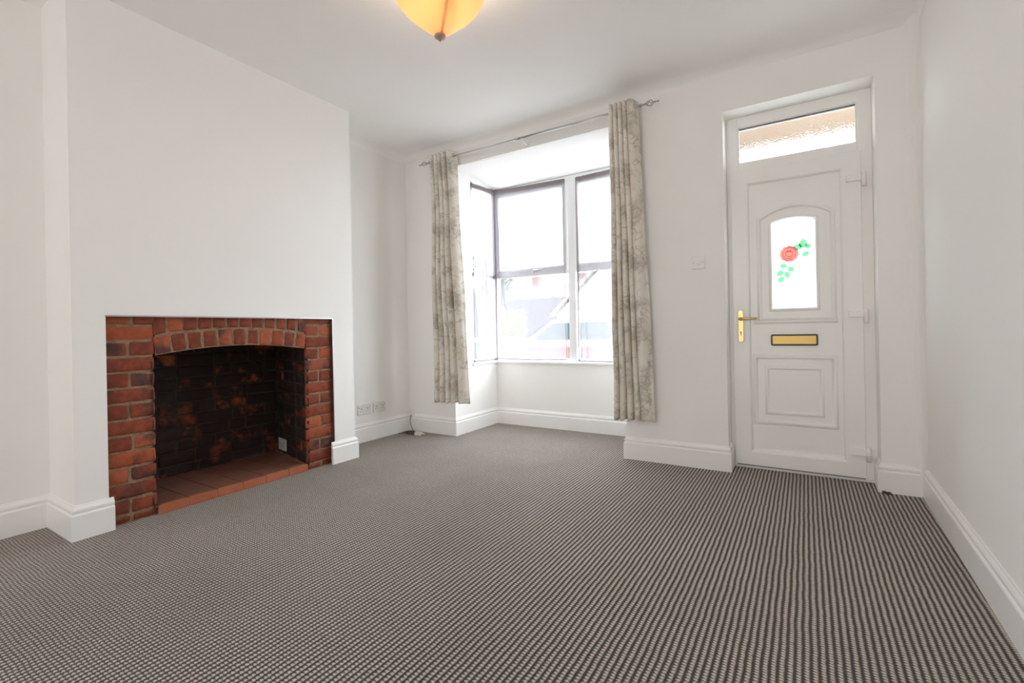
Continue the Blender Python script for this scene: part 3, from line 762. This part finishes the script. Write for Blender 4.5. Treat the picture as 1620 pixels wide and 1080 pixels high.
# hinges
for z in (1.815, 1.005, .180):
    bm = NB(); box(bm, .222, .296, SF-.024, SF+.001, z-.018, z+.022); box(bm, .290, .303, SF-.020, SF-.002, z-.012, z+.016)
    h_ = obj('hinge', bm, M['upvc'], door, bevel=.004)
    bm = NB(); lathe(bm, [(.0, -.056), (.0115, -.054), (.0115, .026), (.007, .031), (.0, .031)], (.308, SF-.016, z), 16)
    sub('barrel', bm, M['upvc'], h_, smooth=True)
bm = NB(); box(bm, LX0+.01, LX1-.005, SF-.004, SF, LZ0-.004, LZ0+.002)
o = obj('weather_seal', bm, mat('grey_seal', (.22, .22, .21), .6), door); tag(o, 'thin grey seal under the leaf')

# ------------------------------------------------------------------ bay window
win = empty('window_1', ((XB1+XB2)/2, D+DB+.05, .64))
tag(win, 'white framed bay window with top opening lights and a mullion', 'window', kind='structure')
WY = D + DB + .035; WZ0, WZ1, WZT = .640, 2.395, 1.497
bm = NB()
# sill board wraps the bay
prism(bm, [(XB1-.07, D+WT+.002), (XB1+.022, D+WT-.022), (XB1+.022, D+DB-.022), (XB2-.022, D+DB-.022), (XB2-.022, D+WT-.022), (XB2+.07, D+WT+.002), (XB2+.07, D+DB+.12), (XB1-.07, D+DB+.12)], .616, .640, 'z')
for v in bm.verts: pass
obj('window_sill', bm, M['gloss'], win, bevel=.007)
MXm = -1.850                       # mullion centre
def light(x0, x1, tilt, glass_l, glass_r):
    pass
bm = NB()
WD = .07
box(bm, XB1-.075, XB1+.005, WY, WY+WD, WZ0, WZ1)        # left corner post
box(bm, XB2-.005, XB2+.075, WY, WY+WD, WZ0, WZ1)
box(bm, XB1, XB2, WY, WY+WD, WZ0, WZ0+.026); box(bm, XB1, XB2, WY, WY+WD, 2.345, WZ1)
box(bm, MXm-.037, MXm+.037, WY-.004, WY+WD, WZ0+.026, 2.345)
box(bm, XB1, MXm-.037, WY, WY+WD, 1.482, 1.512); box(bm, MXm+.037, XB2, WY, WY+WD, 1.482, 1.512)
# side frames (left and right cheeks of the bay)
for (xa, xb_) in ((XB1-.075, XB1-.012), (XB2+.012, XB2+.075)):
    box(bm, xa, xb_, D+WT, D+WT+.035, WZ0, WZ1); box(bm, xa, xb_, D+WT, WY, WZ0, WZ0+.026); box(bm, xa, xb_, D+WT, WY, 2.345, WZ1); box(bm, xa, xb_, D+WT, WY, 1.477, 1.515)
    box(bm, xa, xb_, WY-.055, WY, WZ0, WZ1)
frm = obj('window_frame', bm, M['upvc_win'], win, bevel=.003)
def sash(x0, x1):
    bm = NB(); ring_frame(bm, x0, x1, 1.508, 2.352, .052, WY-.016, WY+.05)
    s_ = obj('opening_sash', bm, M['upvc_win'], win, bevel=.004)
    bm = NB(); box(bm, x0+.05, x1-.05, WY+.02, WY+.026, 1.558, 2.302); sub('pane', bm, M['glass'], s_)
    bm = NB(); cx = (x0+x1)/2 + (.06 if x0 < MXm else .07)
    box(bm, cx-.018, cx+.018, WY-.024, WY-.015, 1.520, 1.544); tube(bm, [(cx-.012, WY-.034, 1.532), (cx+.03, WY-.040, 1.532), (cx+.095, WY-.038, 1.536)], [.008, .0065, .005], 8)
    o = sub('handle', bm, M['steel'], s_, bevel=0); tag(o, 'grey metal sash handle')
    return s_
sash(XB1+.002, MXm-.034); sash(MXm+.034, XB2-.002)
for (x0, x1) in ((XB1+.004, MXm-.036), (MXm+.036, XB2-.004)):
    bm = NB(); box(bm, x0, x1, WY+.02, WY+.026, WZ0+.02, 1.485); obj('pane', bm, M['glass'], win)
for xc in (XB1-.045, XB2+.045):
    for (za, zb_) in ((WZ0+.02, 1.48), (1.512, 2.35)):
        bm = NB(); box(bm, xc-.003, xc+.003, D+WT+.03, WY-.05, za, zb_); obj('pane', bm, M['glass'], win)

# ------------------------------------------------------------------ net curtains (grey voile on the frames)
def net(path, ztop0, ztop1, zb0, sag, label, folds=(), seed=0, creases=()):
    """path = list of (x,y) across the net; hem band at the top is a part"""
    t = empty('net_curtain', (path[0][0], path[0][1], ztop0))
    n = 60; rows = 36
    P = [Vector(p) for p in path]
    L_ = [0]
    for a, b_ in zip(P, P[1:]): L_.append(L_[-1] + (b_-a).length)
    def at(s):
        d = s*L_[-1]
        for i in range(len(P)-1):
            if d <= L_[i+1] or i == len(P)-2:
                f = (d-L_[i])/(L_[i+1]-L_[i]); q = P[i].lerp(P[i+1], f); tt = (P[i+1]-P[i]).normalized(); return q, Vector((tt.y, -tt.x))
    def surf(z0f, z1f, rows, off):
        bm = NB(); g = []
        for j in range(rows+1):
            v = j/rows; row = []
            for i in range(n+1):
                s = i/n; q, nn = at(s)
                zt = ztop0 + (ztop1-ztop0)*s; zb_ = zb0 + sag*(4*s*(1-s))*-1
                za = z0f(zt, zb_); zc = z1f(zt, zb_); z = za + (zc-za)*v
                drop = (zt - z)/(zt - zb_)
                w = .0025*sin(s*41+seed)*drop + .004*noise.noise(Vector((s*6, seed, z*1.2)))
                for fs, fa, fwid in folds: w += fa*exp(-((s-fs-.02*drop)/fwid)**2)
                w = w + .006 + off
                row.append(bm.verts.new((q.x + nn.x*w, q.y + nn.y*w, z)))
            g.append(row)
        for j in range(rows):
            for i in range(n): bm.faces.new((g[j][i], g[j][i+1], g[j+1][i+1], g[j+1][i]))
        return bm
    obj('sheer_panel', surf(lambda a, b_: a, lambda a, b_: b_, rows, 0), M['net'], t, smooth=True)
    o = obj('top_hem', surf(lambda a, b_: a, lambda a, b_: a-.042, 2, .003), M['net_hem'], t, smooth=True); tag(o, 'darker doubled hem')
    o = obj('side_hem', surf_strip(at, n, ztop0, zb0, 0), M['net_hem'], t, smooth=True)
    tag(o, 'darker folded edge of the net')
    bm = NB(); tube(bm, [(at(i/n)[0].x + at(i/n)[1].x*.009, at(i/n)[0].y + at(i/n)[1].y*.009, zb0 - sag*4*(i/n)*(1-i/n) + .004) for i in range(n+1)], .0032, 5)
    o = obj('bottom_hem', bm, M['net_hem'], t, smooth=True)
    bm = NB()
    for (s0, z0, s1, z1) in creases:
        pts = []
        for k in range(11):
            f = k/10; q, nn = at(s0 + (s1-s0)*f + .006*sin(k*1.3+seed)); pts.append((q.x+nn.x*.016, q.y+nn.y*.016, z0 + (z1-z0)*f))
        tube(bm, pts, .0016, 4)
    o = obj('crease', bm, M['net_hem'], t, smooth=True); tag(o, 'fine darker creases in the net')
    tag(t, label, 'net curtain', 'grey net curtains in the bay window')
    return t
def surf_strip(at, n, zt, zb_, s0):
    bm = NB(); g = []
    for j in range(30):
        z = zt + (zb_-zt)*j/29; w = .016 + .014*exp(-(j/29-.45)**2/.08); row = []
        for s in (s0, s0 + w, ):
            q, nn = at(min(1, max(0, s))); row.append(bm.verts.new((q.x+nn.x*.014, q.y+nn.y*.014, z)))
        g.append(row)
    for a, b_ in zip(g, g[1:]): bm.faces.new((a[0], a[1], b_[1], b_[0]))
    return bm
NY = WY - .022
net([(XB1-.002, D+WT+.004), (XB1-.002, NY)], 2.368, 2.385, .650, .002, 'narrow grey net on the left side light of the bay', seed=1, creases=((.05, 1.35, .14, .80),))
nc = net([(XB1+.006, NY), (MXm-.045, NY)], 2.385, 2.362, .660, .010, 'grey net over the middle light of the bay, left of the mullion', folds=((.03, .012, .02), (.97, .004, .01)), seed=2, creases=((.10, 1.47, .17, 1.10), (.985, 2.3, .985, .68)))
net([(MXm+.065, NY), (XB2-.01, NY)], 2.352, 2.372, .648, .004, 'grey net over the right light of the bay, beside the mullion', folds=((.04, .01, .02), (.12, .012, .012), (.3, .006, .02)), seed=3, creases=((.03, 1.45, .05, .66), (.14, 1.47, .13, .66)))
# a drawstring-like diagonal crease of the middle net
bm = NB()
pts = [(XB1+.02 + .055*k/12 + .01*sin(k*.5), NY-.018, 2.33 - .93*k/12) for k in range(13)]
for sgn in (0,):
    g = [[bm.verts.new((x - .004, y, z)), bm.verts.new((x + .014*(1-abs(k/6-1))+.004, y-.002, z))] for k, (x, y, z) in enumerate(pts)]
    for a, b_ in zip(g, g[1:]): bm.faces.new((a[0], a[1], b_[1], b_[0]))
o = obj('fold', bm, M['net_hem'], nc, smooth=True); tag(o, 'dark diagonal fold of netting')

# ------------------------------------------------------------------ curtain pole
PYY, PZZ = D - .100, 2.483
pole = empty('curtain_pole', (-1.9, PYY, PZZ))
tag(pole, 'slim metal curtain pole with open cage finials above the bay window', 'curtain pole')
bm = NB(); tube(bm, [(-2.88, PYY, PZZ+.002), (-1.93, PYY, PZZ)], .0072, 14); obj('rod', bm, M['steel'], pole, smooth=True)
bm = NB(); tube(bm, [(-1.935, PYY, PZZ), (-.935, PYY, PZZ)], .0092, 14); obj('rod', bm, M['steel'], pole, smooth=True)
bm = NB(); tube(bm, [(-1.950, PYY, PZZ), (-1.928, PYY, PZZ)], .0125, 14); obj('collar', bm, M['steel'], pole, smooth=True)
for bxp in (-1.895,):
    bm = NB(); tube(bm, [(bxp, PYY, PZZ-.012), (bxp, PYY+.004, PZZ-.022), (bxp, PYY+.04, PZZ-.030), (bxp, D-.004, PZZ-.030)], .005, 8)
    lathe(bm, [(0, -.006), (.018, -.005), (.018, 0)], (bxp, D, PZZ-.030), 18, 'y'); box(bm, bxp-.006, bxp+.006, PYY-.011, PYY+.011, PZZ-.016, PZZ-.009)
    box(bm, bxp-.004, bxp+.004, PYY-.004, PYY+.004, PZZ-.06, PZZ-.01)
    obj('bracket', bm, M['plastic'], pole, smooth=False)
for (x0, s) in ((-.945, 1), (-2.865, -1)):
    bm = NB()
    lathe(bm, [(.0092, 0), (.0125, .003*s), (.0125, .010*s), (.007, .014*s), (.006, .034*s), (.0095, .038*s), (.006, .042*s)], (x0, PYY, PZZ), 16, 'x')
    for k in range(4):
        tube(bm, [(x0 + s*(.042 + .056*t/14), PYY + .021*sin(pi*t/14)*cos(k*pi/2 + t/14*pi*.9), PZZ + .021*sin(pi*t/14)*sin(k*pi/2 + t/14*pi*.9)) for t in range(15)], .0026, 6)
    lathe(bm, [(.004, .097*s), (.0075, .101*s), (.0065, .108*s), (.0035, .114*s), (.0055, .120*s), (.0085, .124*s), (.006, .130*s), (.0, .133*s)], (x0, PYY, PZZ), 14, 'x')
    o = obj('finial', bm, M['chrome'], pole, smooth=True); tag(o, 'twisted open cage finial')

# ------------------------------------------------------------------ printed curtains
def curtain(xt0, xt1, xb0, xb1, zb_, phase, label, flare):
    t = empty('curtain', ((xt0+xt1)/2, PYY, PZZ))
    ztop = PZZ + .048; nf = 5.0; n = 260; rows = 90
    def pos(s, z, off=0):
        f = (ztop - z)/(ztop - zb_)
        # cloth runs to and fro across the pole; wide outer fold on one side
        ss = s ** (1 + (.55 if flare > 0 else .35)*f) if True else s
        wide = .30
        if flare > 0:     # last panel wide
            k = s*nf; q = s*(1-wide)/(.85) if s < .85 else (1-wide) + wide*(s-.85)/.15
        else:
            q = s*(1-wide)/(.85) if s < .85 else (1-wide) + wide*(s-.85)/.15
        x = (xt0 + (xt1-xt0)*q)*(1-f) + (xb0 + (xb1-xb0)*q)*f
        amp = .040 + .008*sin(5*z+phase) - .012*f
        ph = 2*pi*nf*s + phase + .5*f*sin(3*s+phase)
        sv = sin(ph); sv = math.copysign(abs(sv)**.8, sv)
        y = PYY + amp*sv + .006*noise.noise(Vector((s*7, z*1.6, phase)))
        x += .010*cos(ph)*1.0*(1-.3*f) + .010*f*noise.noise(Vector((s*4, z*2, phase+3)))
        return Vector((x, y, z))
    bm = NB(); uvl = bm.loops.layers.uv.new('cloth'); g = []
    zsx = [ztop - (ztop-zb_)*j/rows for j in range(rows+1)]
    # arc length along the top gives undistorted print
    S_ = [0]
    for i in range(n): S_.append(S_[-1] + (pos((i+1)/n, zb_+.5) - pos(i/n, zb_+.5)).length)
    for j, z in enumerate(zsx):
        row = []
        for i in range(n+1):
            p = pos(i/n, z)
            if j == rows: p.z += .006*sin(i*.13+phase)
            row.append(bm.verts.new(p))
        g.append(row)
    for j in range(rows):
        for i in range(n):
            f = bm.faces.new((g[j][i], g[j][i+1], g[j+1][i+1], g[j+1][i]))
            for lp_, (a, b_) in zip(f.loops, ((i, j), (i+1, j), (i+1, j+1), (i, j+1))): lp_[uvl].uv = (S_[a] + phase, zsx[b_])
    o = obj('fabric', bm, M['curtain'], t, smooth=True, recalc=False)
    sm = o.modifiers.new('thick', 'SOLIDIFY'); sm.thickness = .002
    # eyelets where the cloth crosses the pole
    c0 = int(math.ceil(phase/pi)); k = c0
    while True:
        s = (k*pi - phase)/(2*pi*nf)
        k += 1
        if s > 1: break
        if s < 0.01: continue
        p = pos(s, PZZ)
        a = pos(max(0, s-.004), PZZ); b_ = pos(min(1, s+.004), PZZ); tdir = (b_-a); tdir.z = 0; tdir.normalize()
        bm = NB()
        rg = 20
        for (ro, ri) in ((.024, .0175),):
            rings = []
            for q in range(rg):
                an = 2*pi*q/rg
                for_ring = []
                for qq in range(8):
                    aa = 2*pi*qq/8; rad = (ro+ri)/2 + (ro-ri)/2*cos(aa); nn = Vector((tdir.y, -tdir.x, 0))
                    for_ring.append(bm.verts.new(p + tdir*rad*cos(an) + Z_*rad*sin(an) + nn*.003*sin(aa)))
                rings.append(for_ring)
            for q in range(rg):
                A, B = rings[q], rings[(q+1) % rg]
                for qq in range(8): bm.faces.new((A[qq], A[(qq+1) % 8], B[(qq+1) % 8], B[qq]))
        obj('eyelet', bm, M['chrome'], t, smooth=True)
    tag(t, label, 'curtain', 'eyelet curtains at the bay window')
    return t
curtain(-2.845, -2.590, -2.868, -2.478, .315, .9, 'cream floral eyelet curtain hanging at the left side of the bay window', 1)
curtain(-1.158, -.962, -1.170, -.880, .298, 2.2, 'cream floral eyelet curtain hanging at the right side of the bay window', 1)

# ------------------------------------------------------------------ hanging bowl lamp
LC = Vector((-1.385, 1.65, 0)); LZ = 2.272
lamp = empty('pendant_lamp', (LC.x, LC.y, LZ))
tag(lamp, 'lit frosted glass bowl pendant lamp hanging from the ceiling', 'ceiling lamp')
def bowl_mat():
    m_ = bpy.data.materials.new('alabaster_glass'); m_.use_nodes = True
    nt = m_.node_tree; nt.nodes.clear(); L = nt.links
    o = nt.nodes.new('ShaderNodeOutputMaterial')
    tl = nt.nodes.new('ShaderNodeBsdfTranslucent'); tl.inputs[0].default_value = (.84, .58, .36, 1)
    df = nt.nodes.new('ShaderNodeBsdfPrincipled'); df.inputs['Base Color'].default_value = (.80, .66, .46, 1); df.inputs['Roughness'].default_value = .25
    m1 = nt.nodes.new('ShaderNodeMixShader'); m1.inputs[0].default_value = .55
    L.new(df.outputs[0], m1.inputs[1]); L.new(tl.outputs[0], m1.inputs[2]); L.new(m1.outputs[0], o.inputs[0])
    return m_
bm = NB()
prof = [(.012, .012), (.05, .042), (.10, .084), (.148, .126), (.180, .160), (.203, .196), (.214, .228), (.218, .255)]
prof2 = []
for i in range(len(prof)-1):
    for k in range(3):
        f = k/3; prof2.append((prof[i][0]*(1-f)+prof[i+1][0]*f, prof[i][1]*(1-f)+prof[i+1][1]*f))
prof2.append(prof[-1])
lathe(bm, prof2, (LC.x, LC.y, LZ), 64)
bowl = obj('glass_bowl', bm, bowl_mat(), lamp, smooth=True)
sm = bowl.modifiers.new('thick', 'SOLIDIFY'); sm.thickness = .003
bm = NB(); lathe(bm, [(0, -.008), (.004, -.006), (.006, .0), (.014, .006), (.024, .011), (.026, .018), (.022, .024), (.008, .026), (.004, .045), (.004, .30), (.02, .305), (0, .31)], (LC.x, LC.y, LZ), 28)
o = obj('finial', bm, M['bronze'], lamp, smooth=True); tag(o, 'copper coloured finial under the bowl')
# flat glass ribs laid on the bowl
for a0, w in ((radians(-35), .007),):
    bm = NB(); g = []
    for (r_, h_) in prof2[1:]:
        c_a, s_a = cos(a0), sin(a0); off = .0035
        base = Vector((LC.x + (r_+off)*c_a, LC.y + (r_+off)*s_a, LZ + h_ - off)); tdir = Vector((-s_a, c_a, 0))
        g.append([bm.verts.new(base - tdir*w), bm.verts.new(base + tdir*w)])
    for a, b_ in zip(g, g[1:]): bm.faces.new((a[0], a[1], b_[1], b_[0]))
    o = obj('strap', bm, mix_mat('amber_strap', (.97, .85, .64), .0, .7), lamp, smooth=True)
    sm = o.modifiers.new('thick', 'SOLIDIFY'); sm.thickness = .002
    tag(o, 'amber strap running up the bowl')
bm = NB()
for k in range(3):
    a = radians(30 + 120*k); tube(bm, [(LC.x + .214*cos(a), LC.y + .214*sin(a), LZ+.25), (LC.x + .02*cos(a), LC.y + .02*sin(a), H-.04)], .0025, 6)
obj('chain', bm, M['bronze'], lamp, smooth=True)
bm = NB(); lathe(bm, [(.0, -.045), (.03, -.04), (.055, -.015), (.06, 0)], (LC.x, LC.y, H), 28); obj('ceiling_rose', bm, M['bronze'], lamp, smooth=True)
for k in range(2):
    a = radians(150 + 180*k)
    bm = NB(); bmesh.ops.create_uvsphere(bm, u_segments=16, v_segments=10, radius=.026, matrix=Matrix.Translation((LC.x + .07*cos(a), LC.y + .07*sin(a), LZ+.15)))
    em = bpy.data.materials.get('bulb_glow')
    if not em:
        em = bpy.data.materials.new('bulb_glow'); em.use_nodes = True; b = em.node_tree.nodes['Principled BSDF']
        b.inputs['Emission Color'].default_value = (1, .76, .42, 1); b.inputs['Emission Strength'].default_value = 6
    obj('bulb', bm, em, lamp, smooth=True)

pl = bpy.data.lights.new('lamp_light', 'POINT'); pl.energy = 3.0; pl.color = (1, .86, .70); pl.shadow_soft_size = .06
plo = bpy.data.objects.new('lamp_light', pl); plo.location = (0, 0, .24); plo.parent = lamp; COL.objects.link(plo)
# ------------------------------------------------------------------ outside the bay
GZ = -.22
M['pave'] = mat('paving', (.40, .395, .38), .9, var=.2, vscale=2)
M['fence'] = mat('dark_fence_boards', (.05, .05, .055), .85, var=.3, vscale=4)
M['whitehouse'] = mat('white_render', (.75, .74, .72), .9)
M['roof'] = mat('slate_roof', (.09, .075, .075), .8, var=.2, vscale=3)
M['redwall'] = mat('garden_brick', (.22, .12, .10), .9, var=.3, vscale=12)
M['binblue'] = mat('blue_bin_plastic', (.09, .11, .24), .45)
M['bingreen'] = mat('green_bin_plastic', (.12, .17, .12), .45)
M['carpaint'] = mat('silver_car_paint', (.42, .43, .45), .25, metal=.3)
M['carglass'] = mat('car_glass', (.05, .12, .11), .08, spec=.8)
M['tyre'] = mat('tyre_rubber', (.02, .02, .02), .8)
M['leafdark'] = mat('tree_leaves', (.07, .12, .035), .7, var=.4, vscale=2)
M['leafyellow'] = mat('golden_leaves', (.24, .28, .035), .7, var=.2, vscale=4)
M['bark'] = mat('bark', (.09, .065, .045), .9)
bm = boxes([(-40, 25, D+DB+.16, 60, GZ-.1, GZ), (-40, XB1-.15, D+WT, D+DB+.16, GZ-.1, GZ), (XB2+.15, 25, D+WT, D+DB+.16, GZ-.1, GZ)])
S('ground', bm, M['pave'], 'grey paved street beyond the bay window', 'ground')
def wheelie(x, y, mbody, label, rot):
    t = empty('wheelie_bin', (0, 0, 0))
    bm = NB()
    A = [(-.23, -.27, .08), (.23, -.27, .08), (.23, .27, .08), (-.23, .27, .08)]; B = [(-.29, -.36, .98), (.29, -.36, .98), (.29, .36, .98), (-.29, .36, .98)]
    va = [bm.verts.new(p) for p in A]; vb = [bm.verts.new(p) for p in B]; bm.faces.new(va); bm.faces.new(vb)
    for i in range(4): bm.faces.new((va[i], va[(i+1) % 4], vb[(i+1) % 4], vb[i]))
    obj('body', bm, mbody, t, bevel=.02)
    bm = NB(); g = []
    for y_, z_ in ((-.38, 1.0), (-.2, 1.055), (.1, 1.07), (.36, 1.04)): g.append([bm.verts.new((-.305, y_, z_)), bm.verts.new((.305, y_, z_)), bm.verts.new((.305, y_, .97)), bm.verts.new((-.305, y_, .97))])
    for a, b_ in zip(g, g[1:]):
        for i in range(4): bm.faces.new((a[i], a[(i+1) % 4], b_[(i+1) % 4], b_[i]))
    bm.faces.new(g[0]); bm.faces.new(g[-1]); obj('lid', bm, mbody, t, bevel=.012)
    bm = NB(); tube(bm, [(-.25, .42, .99), (.25, .42, .99)], .015, 8); tube(bm, [(-.22, .34, .96), (-.22, .42, .99)], .012, 6); tube(bm, [(.22, .34, .96), (.22, .42, .99)], .012, 6); obj('handle', bm, mbody, t)
    for s in (-1, 1):
        bm = NB(); lathe(bm, [(0, -.025), (.09, -.025), (.1, 0), (.09, .025), (0, .025)], (s*.27, .27, .10), 20, 'x'); obj('wheel', bm, M['tyre'], t, smooth=True)
    t.location = (x, y, GZ); t.rotation_euler.z = rot
    tag(t, label, 'wheelie bin', 'wheelie bins outside the bay'); return t
for ch in (): pass
wheelie(-4.85, 5.45, M['binblue'], 'blue wheelie bin seen through the left side light', .1)
wheelie(-3.98, 5.95, M['bingreen'], 'green wheelie bin seen at the lower left of the middle light', -.1)
bm = boxes([(-3.55, -1.0, 6.1, 6.32, GZ, .66), (-3.57, -.98, 6.08, 6.34, .66, .70)])
tag(obj('garden_wall', bm, M['redwall']), 'low red brick garden wall outside the bay window', 'garden wall')
# fence
t = empty('fence', (-9, 15, GZ)); bm = NB()
for k in range(44): box(bm, -14 + k*.15, -14 + k*.15 + .14, 15, 15.03, GZ, 2.05 + .02*sin(k*3))
obj('boards', bm, M['fence'], t)
for k in range(4):
    bm = boxes([(-14 + k*2.1, -13.9 + k*2.1, 15.03, 15.13, GZ, 2.15)]); obj('post', bm, M['fence'], t)
tag(t, 'tall dark boarded fence across the street', 'fence')
# gabled white building
t = empty('house', (-3.6, 14, GZ))
bm = NB(); prism(bm, [(-7.05, GZ), (-.3, GZ), (-.3, 1.45), (-3.68, 4.5), (-7.05, 1.45)], 14.2, 21, 'y'); obj('wall', bm, M['whitehouse'], t)
bm = NB()
for s in (-1, 1):
    prism(bm, [(-3.68, 4.62), (-3.68 + s*3.6, 1.37), (-3.68 + s*3.6, 1.47), (-3.68, 4.74)], 14.12, 21.3, 'y')
obj('roof', bm, mat('pale_roof_edge', (.34, .32, .31), .8), t)
tag(t, 'white gabled house across the street at the right of the window view', 'house')
t = empty('house', (-14, 27, GZ))
bm = boxes([(-19, -10, 27, 33, GZ, 3.0)]); obj('wall', bm, mat('distant_brick', (.2, .12, .1), .9), t)
bm = NB(); prism(bm, [(26.7, 2.95), (33.3, 2.95), (30, 4.2)], -19.2, -9.8, 'x'); obj('roof', bm, M['roof'], t)
for x in (-16.5, -12.9):
    bm = boxes([(x-.3, x+.3, 29.7, 30.3, 3.9, 4.75)]); obj('chimney', bm, M['redwall'], t)
tag(t, 'distant brick house with chimneys beyond the fence', 'house')
# car
t = empty('car', (-4.7, 10.4, GZ))
side_o = [(-2.0, .25), (-2.06, .50), (-1.95, .68), (-1.25, .84), (-.95, .90), (-.35, 1.36), (.2, 1.46), (1.0, 1.42), (1.65, 1.05), (1.95, .95), (2.05, .55), (2.0, .25)]
bm = NB(); sec = []
for w_, ins in ((-.86, .16), (-.80, .0), (.80, .0), (.86, .16)):
    pass
ys = [(-.88, 0), (.88, 0)]
A = []; Bc = []
for (x, z) in side_o:
    tin = .16*max(0, (z-.85))/.6
    A.append(bm.verts.new((x, -.88+tin, z))); Bc.append(bm.verts.new((x, .88-tin, z)))
bm.faces.new(A); bm.faces.new(Bc)
for i in range(len(A)): bm.faces.new((A[i], A[(i+1) % len(A)], Bc[(i+1) % len(A)], Bc[i]))
obj('body', bm, M['carpaint'], t, bevel=.05)
bm = NB(); quadf(bm, [(-.90, -.70, .945), (-.90, .70, .945), (-.40, .60, 1.34), (-.40, -.60, 1.34)])
for v in bm.verts: v.co.x -= .03; v.co.z += .03
bmesh.ops.solidify(bm, geom=bm.faces[:], thickness=.012); obj('windscreen', bm, M['carglass'], t)
bm = NB(); g = [(-.72, -.885, .93), (-.30, -.79, 1.30), (.95, -.785, 1.32), (1.35, -.87, .96)]
quadf(bm, g); bmesh.ops.solidify(bm, geom=bm.faces[:], thickness=.012); obj('side_window', bm, M['carglass'], t)
for x in (-1.25, 1.3):
    for y in (-.82, .82):
        bm = NB(); lathe(bm, [(0, -.1), (.28, -.1), (.32, -.06), (.32, .06), (.28, .1), (0, .1)], (x, y, .32), 28, 'y'); obj('wheel', bm, M['tyre'], t, smooth=True)
for ch in t.children: ch.matrix_parent_inverse = Matrix(); 
t.rotation_euler.z = .12
tag(t, 'pale silver car parked behind the garden wall outside', 'car')
# trees and bush
def foliage(name, c, rx, rz, n, size, mleaf, trunk_h, label, cat, seed):
    rnd = random.Random(seed); t = empty(name, (c[0], c[1], GZ)); bm = NB()
    lumps = [(rnd.uniform(-.6, .6)*rx, rnd.uniform(-.6, .6)*rx, rnd.uniform(-.5, .6)*rz, rnd.uniform(.35, .6)) for _ in range(9)]
    for _ in range(n):
        lx, ly, lz, lr = rnd.choice(lumps); d = Vector((rnd.gauss(0, 1), rnd.gauss(0, 1), rnd.gauss(0, 1))).normalized()*(rnd.random()**.4)
        p = Vector((c[0]+lx+d.x*rx*lr, c[1]+ly+d.y*rx*lr, c[2]+lz+d.z*rz*lr))
        u = Vector((rnd.gauss(0, 1), rnd.gauss(0, 1), rnd.gauss(0, 1))).normalized(); w = u.cross(Vector((rnd.random(), rnd.random(), 1))).normalized(); s = size*rnd.uniform(.6, 1.3)
        bm.faces.new([bm.verts.new(p - u*s), bm.verts.new(p + w*s*.5), bm.verts.new(p + u*s), bm.verts.new(p - w*s*.5)])
    obj('foliage', bm, mleaf, t, recalc=False)
    bm = NB(); tube(bm, [(c[0], c[1], GZ), (c[0]+.05, c[1], c[2]-rz*.4), (c[0], c[1], c[2]+rz*.3)], [trunk_h, trunk_h*.8, trunk_h*.3], 8)
    for k in range(6):
        lx, ly, lz, lr = lumps[k]; tube(bm, [(c[0]+.03, c[1], c[2]-rz*.4), (c[0]+lx, c[1]+ly, c[2]+lz)], [trunk_h*.4, trunk_h*.12], 6)
    obj('trunk', bm, M['bark'], t, smooth=True)
    tag(t, label, cat); return t
foliage('tree', (-12.4, 19, 3.4), 1.7, 1.6, 5000, .09, M['leafdark'], .14, 'leafy tree rising above the fence at the left of the window view', 'tree', 1)
foliage('tree', (-17.0, 21, 2.6), 2.2, 1.4, 4000, .10, M['leafdark'], .14, 'leafy tree seen through the left side light', 'tree', 2)
foliage('bush', (-4.85, 7.6, .85), .42, .62, 2500, .035, M['leafyellow'], .03, 'golden yellow bush behind the green bin', 'bush', 3)
# porch hood above the front door, seen through the fanlight
bm = NB(); box(bm, XD1-.25, XD2+.25, D+WT+.0, D+WT+.75, 2.42, 2.50); box(bm, XD1-.25, XD2+.25, D+WT+.70, D+WT+.76, 2.36, 2.55)
tag(obj('door_hood', bm, mat('brown_timber', (.20, .145, .105), .8, var=.15, vscale=6)), 'brown soffit seen through the top of the fanlight', 'door hood', )
